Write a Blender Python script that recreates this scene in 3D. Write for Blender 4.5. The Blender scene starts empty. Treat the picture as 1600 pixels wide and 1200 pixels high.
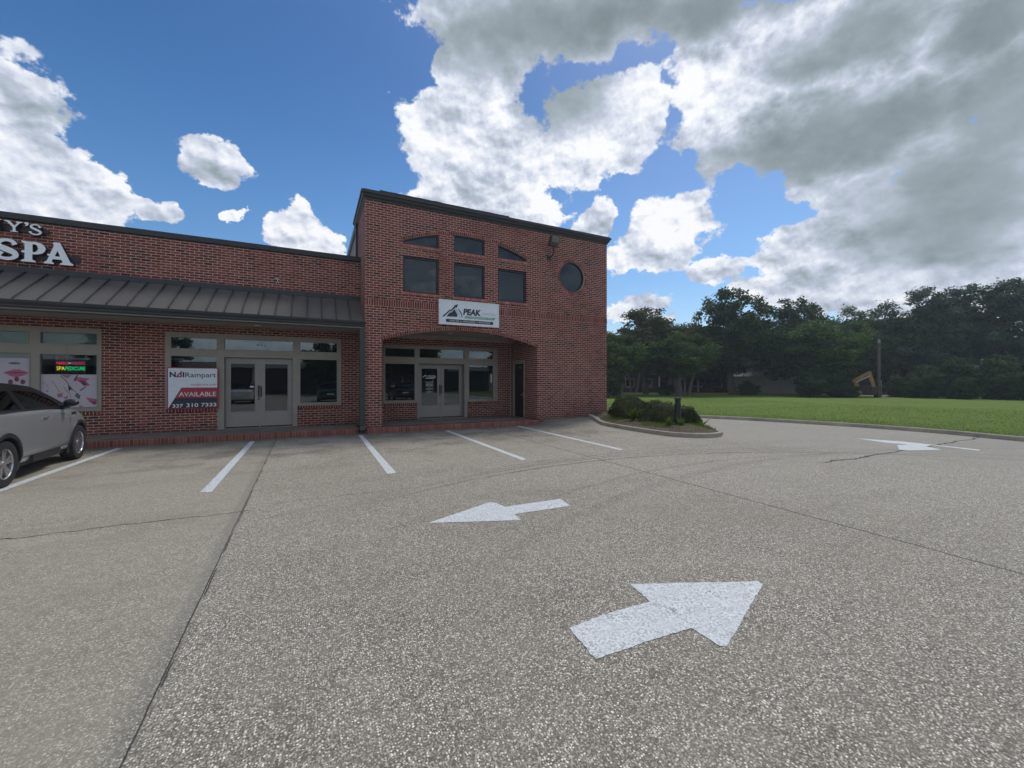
import bpy, bmesh, math, random
from mathutils import Vector, Matrix
from mathutils.bvhtree import BVHTree
R = math.radians
PI = math.pi
sc = bpy.context.scene
C = sc.collection

# ---------------------------------------------------------------- camera
cam = bpy.data.cameras.new('camera')
cam.sensor_fit = 'HORIZONTAL'; cam.sensor_width = 36.0
cam.lens = 630.0 / 1600.0 * 36.0
cam.shift_y = 3.0 / 1600.0 * -1.0
cam.clip_start = 0.05; cam.clip_end = 3000
camo = bpy.data.objects.new('camera', cam); C.objects.link(camo)
camo.location = (0, 0, 1.625); camo.rotation_euler = (R(90), 0, R(-26.2))
sc.camera = camo
# ---------------------------------------------------------------- view
sc.view_settings.view_transform = 'Standard'; sc.view_settings.look = 'None'
sc.view_settings.exposure = 0.3; sc.view_settings.gamma = 1.0
sc.view_settings.use_curve_mapping = False
SUN_EL, SUN_AZ = 58.0, 62.0            # degrees; azimuth clockwise from +Y
SKY_STRENGTH = 0.12
# ---------------------------------------------------------------- sun
sl = bpy.data.lights.new('sun', 'SUN'); sl.energy = 1.55; sl.angle = R(14); sl.color = (1.0, 0.96, 0.9)
slo = bpy.data.objects.new('sun', sl); C.objects.link(slo)
sd = Vector((math.sin(R(SUN_AZ)) * math.cos(R(SUN_EL)), math.cos(R(SUN_AZ)) * math.cos(R(SUN_EL)), math.sin(R(SUN_EL))))
slo.rotation_euler = sd.to_track_quat('Z', 'Y').to_euler(); slo.location = (20, 20, 40)


# ---------------------------------------------------------------- node helper
class NB:
    def __init__(s, tree): s.t = tree; s.n = tree.nodes; s.l = tree.links
    def node(s, typ, **kw):
        n = s.n.new(typ)
        for k, v in kw.items(): setattr(n, k, v)
        return n
    def put(s, sock, v):
        if v is None: return
        if isinstance(v, bpy.types.NodeSocket): s.l.new(v, sock)
        elif isinstance(v, (tuple, list)) and sock.type == 'RGBA' and len(v) == 3: sock.default_value = (*v, 1)
        else: sock.default_value = v
    def m(s, op, a, b=None, c=None, clamp=False):
        n = s.node('ShaderNodeMath', operation=op, use_clamp=clamp)
        s.put(n.inputs[0], a); s.put(n.inputs[1], b); s.put(n.inputs[2], c)
        return n.outputs[0]
    def v(s, op, a, b=None, out=0):
        n = s.node('ShaderNodeVectorMath', operation=op)
        s.put(n.inputs[0], a)
        if b is not None: s.put(n.inputs[3] if op == 'SCALE' else n.inputs[1], b)
        return n.outputs[out]
    def xyz(s, x, y, z=0.0):
        n = s.node('ShaderNodeCombineXYZ'); s.put(n.inputs[0], x); s.put(n.inputs[1], y); s.put(n.inputs[2], z); return n.outputs[0]
    def sep(s, v):
        n = s.node('ShaderNodeSeparateXYZ'); s.put(n.inputs[0], v); return n.outputs
    def noise(s, vec, scale, detail=4, rough=0.55, dist=0.0, out=0):
        n = s.node('ShaderNodeTexNoise'); s.put(n.inputs['Vector'], vec); s.put(n.inputs['Scale'], scale)
        n.inputs['Detail'].default_value = detail; n.inputs['Roughness'].default_value = rough; n.inputs['Distortion'].default_value = dist
        return n.outputs[out]
    def mix(s, f, a, b, typ='MIX'):
        n = s.node('ShaderNodeMix', data_type='RGBA', blend_type=typ)
        s.put(n.inputs[0], f); s.put(n.inputs[6], a); s.put(n.inputs[7], b); return n.outputs[2]
    def ramp(s, f, pts, interp='LINEAR'):
        n = s.node('ShaderNodeValToRGB'); r = n.color_ramp; r.interpolation = interp
        while len(r.elements) < len(pts): r.elements.new(0.5)
        for e, (p, c) in zip(r.elements, pts):
            e.position = p; e.color = (*c, 1) if len(c) == 3 else c
        s.put(n.inputs[0], f); return n.outputs[0]
    def ss(s, x, a, b, lo=0.0, hi=1.0):
        n = s.node('ShaderNodeMapRange', interpolation_type='SMOOTHSTEP')
        s.put(n.inputs[0], x)
        for i, q in enumerate((a, b, lo, hi)): n.inputs[i + 1].default_value = q
        return n.outputs[0]
    def lin(s, x, a, b, lo=0.0, hi=1.0):
        n = s.node('ShaderNodeMapRange')
        s.put(n.inputs[0], x)
        for i, q in enumerate((a, b, lo, hi)): n.inputs[i + 1].default_value = q
        return n.outputs[0]


# ---------------------------------------------------------------- world: Nishita sky under cumulus clouds
CLOUD = [(1.25, 0.44, 0.12, 0.09), (1.16, 0.40, 0.12, 0.07), (1.30, 0.50, 0.12, 0.09), (-0.43, 0.375, 0.075, 0.085), (-0.385, 0.345, 0.055, 0.06), (-0.464, 0.364, 0.047, 0.059), (-0.428, 0.327, 0.067, 0.077), (-0.37, 0.333, 0.058, 0.053), (-0.408, 0.263, 0.094, 0.058), (-0.336, 0.309, 0.039, 0.05), (-0.291, 0.296, 0.041, 0.026), (-0.189, 0.414, 0.061, 0.045), (-0.155, 0.316, 0.023, 0.015), (-0.028, 0.309, 0.056, 0.041), (0.032, 0.291, 0.05, 0.027), (0.37, 0.656, 0.097, 0.072), (0.284, 0.55, 0.107, 0.091), (0.41, 0.491, 0.188, 0.123), (0.331, 0.405, 0.132, 0.08), (0.505, 0.4, 0.087, 0.047), (0.661, 0.547, 0.166, 0.079), (0.584, 0.494, 0.101, 0.055), (0.75, 0.565, 0.073, 0.076), (0.457, 0.742, 0.249, 0.065), (0.661, 0.722, 0.268, 0.061), (0.889, 0.711, 0.195, 0.041), (0.964, 0.56, 0.145, 0.105), (1.078, 0.514, 0.201, 0.118), (1.218, 0.51, 0.222, 0.149), (1.309, 0.301, 0.147, 0.18), (1.175, 0.428, 0.155, 0.069), (1.056, 0.622, 0.218, 0.078), (1.336, 0.177, 0.105, 0.088), (1.258, 0.193, 0.085, 0.064), (0.988, 0.46, 0.1, 0.049), (0.828, 0.331, 0.099, 0.073), (0.743, 0.294, 0.058, 0.039), (0.658, 0.374, 0.053, 0.047), (0.934, 0.251, 0.073, 0.037), (0.782, 0.164, 0.077, 0.032), (0.691, 0.161, 0.038, 0.015), (1.138, 0.329, 0.053, 0.072), (1.157, 0.263, 0.056, 0.062), (1.051, 0.266, 0.076, 0.043), (1.098, 0.197, 0.123, 0.051), (1.21, 0.152, 0.111, 0.04), (0.869, 0.114, 0.033, 0.013), (1.309, 0.132, 0.104, 0.051), (0.426, 0.303, 0.188, 0.058), (0.093, 0.257, 0.083, 0.028)]
DARK = [(0.584, 0.729, 0.346, 0.07), (0.915, 0.705, 0.291, 0.05), (1.128, 0.438, 0.237, 0.081), (1.281, 0.28, 0.196, 0.129), (1.336, 0.4, 0.111, 0.103), (1.157, 0.578, 0.14, 0.051), (1.336, 0.529, 0.091, 0.053), (0.394, 0.705, 0.141, 0.064), (0.584, 0.613, 0.124, 0.063)]
SHADE = [(1.088, 0.253, 0.104, 0.017), (0.821, 0.284, 0.083, 0.02), (1.108, 0.196, 0.111, 0.017), (-0.184, 0.392, 0.051, 0.013), (-0.408, 0.297, 0.04, 0.038)]
BRIGHT = [(1.067, 0.251, 0.075, 0.043), (1.147, 0.184, 0.085, 0.026), (0.934, 0.271, 0.069, 0.033), (1.0, 0.191, 0.07, 0.024), (1.218, 0.167, 0.058, 0.025), (0.37, 0.666, 0.079, 0.049), (0.284, 0.544, 0.085, 0.069), (0.676, 0.551, 0.165, 0.062), (0.915, 0.587, 0.102, 0.069), (1.012, 0.543, 0.092, 0.04), (1.157, 0.291, 0.047, 0.067), (-0.328, 0.362, 0.048, 0.059), (1.067, 0.61, 0.107, 0.035), (0.835, 0.349, 0.069, 0.052), (-0.434, 0.386, 0.031, 0.034), (0.536, 0.4, 0.094, 0.027)]
w = bpy.data.worlds.new('World'); sc.world = w; w.use_nodes = True
w.node_tree.nodes.clear(); b = NB(w.node_tree)
d = b.v('NORMALIZE', b.node('ShaderNodeTexCoord').outputs['Generated'])
sky = b.node('ShaderNodeTexSky', sky_type='NISHITA', sun_disc=False)
sky.sun_elevation = R(SUN_EL); sky.sun_rotation = R(SUN_AZ); sky.air_density = 1.0; sky.dust_density = 0.6; sky.ozone_density = 2.2
dx, dy, dz = b.sep(d)
az = b.m('ARCTAN2', dx, dy); el = b.m('ARCSINE', dz)
P0 = b.xyz(az, el)
wn = b.noise(b.v('MULTIPLY', d, (1, 1, 1.3)), 5.0, 6, 0.62, out=1)
warp = b.v('MULTIPLY', b.v('SUBTRACT', wn, (0.5, 0.5, 0.5)), (0.20, 0.17, 0))
P = b.v('ADD', P0, warp)
def field(lst, P, k):
    acc = None
    for a, e, ra, re in lst:
        q = b.v('MULTIPLY', b.v('SUBTRACT', P, (a, e, 0)), (1 / ra, 1 / re, 0))
        f = b.m('SUBTRACT', 1.0, b.v('LENGTH', q, out=1))
        acc = f if acc is None else b.m('SMOOTH_MAX', acc, f, k)
    return acc
D0 = field(CLOUD, P, 0.12)
nA = b.noise(b.v('MULTIPLY', d, (1, 1, 1.2)), 11.0, 11, 0.62)
nC = b.noise(b.v('MULTIPLY', d, (1, 1, 1.25)), 8.0, 6, 0.48)
nB = b.noise(b.v('ADD', b.v('MULTIPLY', d, (1, 1, 1.25)), (0.012, -0.006, 0.026)), 8.0, 6, 0.48)
D1 = b.m('ADD', b.m('ADD', D0, 0.06), b.m('MULTIPLY', b.m('SUBTRACT', nA, 0.5), 1.9))
# overhead and behind the viewer the same broken cumulus carries on
gen = b.m('SUBTRACT', b.noise(b.v('MULTIPLY', d, (1, 1, 1.8)), 2.3, 9, 0.58), b.m('ADD', 0.47, b.ss(dy, 0.1, -0.4, 0.0, 0.085)))
gen = b.m('MULTIPLY', gen, 6.0)
front = b.v('DOT_PRODUCT', d, (math.sin(R(26.2)), math.cos(R(26.2)), 0), out=1)
side = b.m('MAXIMUM', b.ss(front, 0.50, 0.30), b.ss(dz, 0.66, 0.78))
D = b.m('ADD', b.m('MULTIPLY', D1, b.m('SUBTRACT', 1.0, side)), b.m('MULTIPLY', gen, side))
veil = b.m('MULTIPLY', b.ss(dy, 0.05, -0.5), b.ss(dz, 0.9, 0.5, 0.25, 0.62))      # unseen bright cloud veil added behind the viewer to brighten the facade
alpha = b.m('MAXIMUM', b.ss(D, 0.0, 0.17), veil)
dk = b.ss(field(DARK, P, 0.1), -0.35, 0.6)
br = b.ss(field(BRIGHT, P, 0.1), -0.25, 0.7)
nE = b.noise(b.v('MULTIPLY', d, (1, 1, 1.25)), 24.0, 6, 0.55)
nF = b.noise(b.v('ADD', b.v('MULTIPLY', d, (1, 1, 1.25)), (0.004, -0.002, 0.010)), 24.0, 6, 0.55)
relief = b.m('ADD', b.m('MULTIPLY', b.m('SUBTRACT', nC, nB), 1.5), b.m('MULTIPLY', b.m('SUBTRACT', nE, nF), 1.0))
soft = b.m('SUBTRACT', b.noise(d, 3.5, 5, 0.5), 0.5)
thick = b.ss(D, 0.1, 1.0)
bri = b.m('ADD', 0.86, b.m('MULTIPLY', relief, b.m('SUBTRACT', 1.0, b.m('MULTIPLY', dk, 0.85))))
bri = b.m('SUBTRACT', bri, b.m('MULTIPLY', dk, 0.42))
bri = b.m('ADD', bri, b.m('MULTIPLY', br, 0.15))
bri = b.m('SUBTRACT', bri, b.m('MULTIPLY', b.ss(field(SHADE, b.v('ADD', P0, b.v('MULTIPLY', warp, (0.6, 0.6, 0))), 0.1), -0.9, 0.8), 0.14))
bri = b.m('SUBTRACT', bri, b.m('MULTIPLY', thick, 0.10))
bri = b.m('ADD', bri, b.m('MULTIPLY', soft, 0.40))
K = 1.0 / SKY_STRENGTH
ccol = b.ramp(bri, [(0.0, (0.10, 0.125, 0.135)), (0.28, (0.18, 0.22, 0.24)), (0.48, (0.29, 0.345, 0.385)), (0.66, (0.42, 0.465, 0.56)), (0.84, (0.62, 0.66, 0.74)), (1.0, (0.80, 0.81, 0.83))])
ccol = b.mix(1.0, ccol, (K, K, K), 'MULTIPLY')
hs = b.node('ShaderNodeHueSaturation'); hs.inputs['Saturation'].default_value = 1.3; hs.inputs['Value'].default_value = 0.86
b.put(hs.inputs['Color'], sky.outputs[0])
deep = b.mix(1.0, hs.outputs[0], b.mix(b.ss(dz, 0.30, 0.62), (1, 1, 1), (0.72, 0.78, 0.84)), 'MULTIPLY')
col = b.mix(alpha, deep, ccol)
# below the horizon: plain dull green-grey ground light
bg = b.node('ShaderNodeBackground'); b.put(bg.inputs[0], col); bg.inputs[1].default_value = SKY_STRENGTH
b.l.new(bg.outputs[0], b.node('ShaderNodeOutputWorld').inputs[0])
w.cycles.sampling_method = 'MANUAL'; w.cycles.sample_map_resolution = 512


# ---------------------------------------------------------------- object helpers
ORG = {}
def thing(name, label, cat, loc=(0, 0, 0), rotz=0.0, group=None):
    o = bpy.data.objects.new(name, None); C.objects.link(o)
    o.location = loc; o.rotation_euler = (0, 0, rotz); o.empty_display_size = 0.3
    ORG[o.name] = Vector(loc)
    tag(o, label, cat, group); return o
def tag(o, label, cat, group=None):
    o['label'] = label; o['category'] = cat
    if group: o['group'] = group
    return o
def link(name, me, parent=None):
    o = bpy.data.objects.new(name, me); C.objects.link(o)
    if parent is not None:
        o.parent = parent; ORG[o.name] = ORG.get(parent.name, Vector((0, 0, 0)))
    return o
def struct(o): o['kind'] = 'structure'; return o

class MB:
    """collects faces in world coordinates; build() links them as one mesh object"""
    def __init__(s): s.v = []; s.f = []; s.t = []; s.mi = []; s.cur = 0; s.tint = None
    def add(s, vs, fs, tint=None):
        o = len(s.v); s.v += [tuple(p) for p in vs]
        for f in fs:
            s.f.append(tuple(o + i for i in f)); s.mi.append(s.cur); s.t.append(0.5 if tint is None else tint)
        return s
    def box(s, x0, x1, y0, y1, z0, z1, tint=None, M=None):
        vs = [Vector((x, y, z)) for z in (z0, z1) for y in (y0, y1) for x in (x0, x1)]
        if M is not None: vs = [M @ p for p in vs]
        return s.add(vs, [(0, 2, 3, 1), (4, 5, 7, 6), (0, 1, 5, 4), (2, 6, 7, 3), (0, 4, 6, 2), (1, 3, 7, 5)], tint)
    def tube(s, pts, rad, n=8, cap=True, tint=None):
        pts = [Vector(p) for p in pts]; rings = []
        if not isinstance(rad, (list, tuple)): rad = [rad] * len(pts)
        up = Vector((0, 0, 1))
        for i, p in enumerate(pts):
            t = (pts[min(i + 1, len(pts) - 1)] - pts[max(i - 1, 0)]).normalized()
            a = t.cross(up)
            if a.length < 0.05: a = t.cross(Vector((1, 0, 0)))
            a.normalize(); c = a.cross(t)
            rings.append([p + (a * math.cos(2 * PI * k / n) + c * math.sin(2 * PI * k / n)) * rad[i] for k in range(n)])
        vs = [q for r in rings for q in r]; fs = []
        for i in range(len(pts) - 1):
            for k in range(n): fs.append((i * n + k, i * n + (k + 1) % n, (i + 1) * n + (k + 1) % n, (i + 1) * n + k))
        if cap: fs += [tuple(reversed(range(n))), tuple((len(pts) - 1) * n + k for k in range(n))]
        return s.add(vs, fs, tint)
    def plate(s, outer, holes, fn, depth=0.1, tint=None):
        """flat outline with holes in 2-D, mapped to 3-D by fn(u, v, w); w from 0 to depth"""
        bm = bmesh.new(); loops = [outer] + list(holes); edges = []; rings = []
        for lp in loops:
            vs = [bm.verts.new((p[0], p[1], 0)) for p in lp]; rings.append(vs)
            for i in range(len(vs)): edges.append(bm.edges.new((vs[i], vs[(i + 1) % len(vs)])))
        bmesh.ops.triangle_fill(bm, use_beauty=True, use_dissolve=False, edges=edges)
        bm.verts.index_update(); bm.normal_update()
        for f in bm.faces:
            if f.normal.z < 0: f.normal_flip()
        vv = [(v.co.x, v.co.y) for v in bm.verts]; n = len(vv)
        tris = [tuple(v.index for v in f.verts) for f in bm.faces]
        idx = [[v.index for v in r] for r in rings]; bm.free()
        vs = [fn(u, v, 0) for u, v in vv]
        fs = list(tris)
        if depth:
            vs += [fn(u, v, depth) for u, v in vv]
            fs += [tuple(n + i for i in reversed(t)) for t in tris]
            for k, r in enumerate(idx):
                for i in range(len(r)):
                    a, c = r[i], r[(i + 1) % len(r)]
                    fs.append((a, c, n + c, n + a))
        return s.add(vs, fs, tint)
    def build(s, name, mats, parent=None, smooth=False, fix=False, bevel=0.0, local=False, weld=False):
        if not isinstance(mats, (list, tuple)): mats = [mats]
        me = bpy.data.meshes.new(name)
        off = Vector((0, 0, 0)) if (parent is None or local) else ORG.get(parent.name, Vector((0, 0, 0)))
        vs = s.v if off.length == 0 else [(p[0] - off.x, p[1] - off.y, p[2] - off.z) for p in s.v]
        me.from_pydata(vs, [], s.f)
        for m_ in mats: me.materials.append(m_)
        if len(mats) > 1: me.polygons.foreach_set('material_index', s.mi)
        if any(t != 0.5 for t in s.t):
            at = me.attributes.new('tint', 'FLOAT', 'FACE'); at.data.foreach_set('value', s.t)
        if fix or weld:
            bm = bmesh.new(); bm.from_mesh(me)
            if weld: bmesh.ops.remove_doubles(bm, verts=bm.verts, dist=0.0004)
            bmesh.ops.recalc_face_normals(bm, faces=bm.faces); bm.to_mesh(me); bm.free()
        if smooth: me.polygons.foreach_set('use_smooth', [True] * len(me.polygons))
        o = link(name, me, parent)
        if bevel:
            md = o.modifiers.new('bevel', 'BEVEL'); md.width = bevel; md.segments = 2; md.limit_method = 'ANGLE'; md.angle_limit = R(40)
        if smooth:
            me.set_sharp_from_angle(angle=R(38))
        return o

def apply_mods(o):
    bpy.context.view_layer.update()
    dg = bpy.context.evaluated_depsgraph_get()
    me = bpy.data.meshes.new_from_object(o.evaluated_get(dg))
    o.modifiers.clear(); o.data = me
    return o
def XZ(y, face=-1):            # map plate to a wall facing -Y: front face at y, going back
    return lambda u, v, w_: Vector((u, y + w_, v))
def rect(x0, x1, z0, z1): return [(x0, z0), (x1, z0), (x1, z1), (x0, z1)]

# ---------------------------------------------------------------- materials
def mat(name):
    m = bpy.data.materials.new(name); m.use_nodes = True; m.node_tree.nodes.clear(); return m, NB(m.node_tree)
def finish(m, b, shader):
    b.l.new(shader, b.node('ShaderNodeOutputMaterial').inputs[0]); return m
def bsdf(b, col, rough=0.6, metal=0.0, normal=None, spec=0.5, coat=0.0, coat_r=0.05):
    p = b.node('ShaderNodeBsdfPrincipled')
    b.put(p.inputs['Base Color'], col); b.put(p.inputs['Roughness'], rough); b.put(p.inputs['Metallic'], metal)
    p.inputs['Specular IOR Level'].default_value = spec
    p.inputs['Coat Weight'].default_value = coat; p.inputs['Coat Roughness'].default_value = coat_r
    if normal is not None: b.put(p.inputs['Normal'], normal)
    return p.outputs[0]
def bump(b, h, strength=0.4, dist=0.01):
    n = b.node('ShaderNodeBump'); n.inputs['Strength'].default_value = strength; n.inputs['Distance'].default_value = dist
    b.put(n.inputs['Height'], h); return n.outputs[0]
def pos(b): return b.node('ShaderNodeNewGeometry').outputs['Position']
def objc(b): return b.node('ShaderNodeTexCoord').outputs['Object']
def attr(b, name='tint'):
    return b.node('ShaderNodeAttribute', attribute_name=name).outputs['Fac']

def simple(name, col, rough=0.5, metal=0.0, var=0.12, scale=6.0, coat=0.0, spec=0.5, bmp=0.0, dirt=0.0):
    m, b = mat(name); p = objc(b)
    n = b.noise(p, scale, 5, 0.6)
    c = b.mix(b.lin(n, 0.3, 0.7), tuple(x * (1 - var) for x in col), tuple(min(1, x * (1 + var)) for x in col))
    r = b.m('ADD', rough - 0.06, b.m('MULTIPLY', b.noise(p, scale * 3.1, 3), 0.12))
    if dirt:
        dn = b.ss(b.noise(b.v('MULTIPLY', p, (1, 1, 0.25)), 3.0, 6, 0.7), 0.5, 0.8)
        c = b.mix(b.m('MULTIPLY', dn, dirt), c, tuple(x * 0.45 for x in col))
    nm = bump(b, b.noise(p, scale * 9, 3), bmp, 0.003) if bmp else None
    return finish(m, b, bsdf(b, c, r, metal, nm, spec, coat))

def brick(name, kind='wall', dark=1.0):
    m, b = mat(name); p = pos(b); x, y, z = b.sep(p)
    u = b.m('ADD', x, y)
    t = b.node('ShaderNodeTexBrick')
    t.inputs['Scale'].default_value = 1.0
    t.inputs['Color1'].default_value = (0, 0, 0, 1); t.inputs['Color2'].default_value = (1, 1, 1, 1); t.inputs['Mortar'].default_value = (0.5, 0.5, 0.5, 1)
    wob = b.m('MULTIPLY', b.m('SUBTRACT', b.noise(p, 9.0, 2), 0.5), 0.006)
    if kind == 'wall':
        t.offset = 0.5; t.inputs['Brick Width'].default_value = 0.222; t.inputs['Row Height'].default_value = 0.0768
        t.inputs['Mortar Size'].default_value = 0.0088; z = b.m('ADD', z, wob)
        b.put(t.inputs['Vector'], b.xyz(u, z))
    else:
        t.offset = 0.0; t.inputs['Brick Width'].default_value = 0.0768; t.inputs['Row Height'].default_value = 3.0
        t.inputs['Mortar Size'].default_value = 0.0075
        b.put(t.inputs['Vector'], b.xyz(b.m('ADD', u, wob), b.m('ADD', z, 1.0)))
    t.inputs['Mortar Smooth'].default_value = 0.25
    rnd = b.sep(t.outputs['Color'])[0]; fac = t.outputs['Fac']
    if kind == 'kerb':
        c = b.ramp(rnd, [(0.0, (0.31, 0.08, 0.07)), (0.5, (0.44, 0.135, 0.115)), (1.0, (0.54, 0.24, 0.20))])
    else:
        c = b.ramp(rnd, [(0.0, (0.035, 0.018, 0.019)), (0.045, (0.070, 0.023, 0.022)), (0.12, (0.145, 0.031, 0.025)), (0.5, (0.20, 0.042, 0.031)), (0.8, (0.245, 0.056, 0.040)), (1.0, (0.285, 0.083, 0.058))])
    n1 = b.noise(p, 1.3, 5, 0.6); n2 = b.noise(p, 38.0, 4, 0.7)
    c = b.mix(b.m('MULTIPLY', b.lin(n2, 0.35, 0.75), 0.45), c, (0.11, 0.035, 0.03))
    c = b.mix(b.m('MULTIPLY', b.ss(n1, 0.52, 0.75), 0.35), c, (0.09, 0.055, 0.04))
    mc = b.mix(b.lin(b.noise(p, 14.0, 4), 0.3, 0.7), (0.40, 0.315, 0.26), (0.62, 0.51, 0.43))
    if kind == 'kerb': mc = b.mix(0.5, mc, (0.36, 0.2, 0.16))
    mc = b.mix(b.m('MULTIPLY', b.ss(b.noise(p, 0.7, 3), 0.5, 0.7), 0.45), mc, (0.2, 0.14, 0.12))
    c = b.mix(fac, c, mc)
    streak = b.noise(b.v('MULTIPLY', p, (2.6, 2.6, 0.22)), 1.0, 6, 0.7)
    c = b.mix(b.m('MULTIPLY', b.ss(streak, 0.54, 0.70), 0.38), c, b.mix(1.0, c, (0.55, 0.52, 0.5), 'MULTIPLY'))
    pale = b.ss(b.noise(p, 0.55, 6, 0.7), 0.58, 0.72)
    c = b.mix(b.m('MULTIPLY', pale, 0.16), c, (0.42, 0.30, 0.25))
    # rising damp and splash stains at the foot of the wall
    foot = b.m('MULTIPLY', b.ss(b.m('ADD', b.sep(p)[2], b.m('MULTIPLY', b.noise(p, 2.2, 4), 0.5)), 0.75, 0.30), 0.45)
    c = b.mix(foot, c, (0.07, 0.045, 0.03))
    h = b.m('SUBTRACT', b.m('MULTIPLY', n2, 0.25), fac)
    return finish(m, b, bsdf(b, c, 0.88, 0, bump(b, h, 0.7, 0.008), 0.25))

def tint_brick(name):          # loose voussoirs: colour per brick from the 'tint' attribute
    m, b = mat(name); p = pos(b)
    c = b.ramp(attr(b), [(0.0, (0.07, 0.022, 0.022)), (0.3, (0.19, 0.04, 0.034)), (0.75, (0.27, 0.062, 0.05)), (1.0, (0.35, 0.13, 0.10))])
    n2 = b.noise(p, 38.0, 4, 0.7)
    c = b.mix(b.m('MULTIPLY', b.lin(n2, 0.35, 0.75), 0.4), c, (0.11, 0.035, 0.03))
    return finish(m, b, bsdf(b, c, 0.88, 0, bump(b, n2, 0.4, 0.004), 0.25))

def glass(name, tintc=(0.30, 0.33, 0.33), refl=1.0, base=0.05, refl_col=(0.8, 0.9, 0.95)):
    m, b = mat(name)
    tr = b.node('ShaderNodeBsdfTransparent'); tr.inputs[0].default_value = (*tintc, 1)
    gl = b.node('ShaderNodeBsdfGlossy'); gl.inputs[0].default_value = (*refl_col, 1); gl.inputs['Roughness'].default_value = 0.0
    bn = bump(b, b.noise(pos(b), 1.6, 2), 0.02, 0.02); b.put(gl.inputs['Normal'], bn)
    fr = b.node('ShaderNodeFresnel'); fr.inputs[0].default_value = 1.55
    f = b.m('ADD', b.m('MULTIPLY', fr.outputs[0], refl), base, clamp=True)
    mx = b.node('ShaderNodeMixShader'); b.put(mx.inputs[0], f); b.l.new(tr.outputs[0], mx.inputs[1]); b.l.new(gl.outputs[0], mx.inputs[2])
    return finish(m, b, mx.outputs[0])
def emit(name, col, s):
    m, b = mat(name); e = b.node('ShaderNodeEmission'); e.inputs[0].default_value = (*col, 1); e.inputs[1].default_value = s
    return finish(m, b, e.outputs[0])

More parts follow.
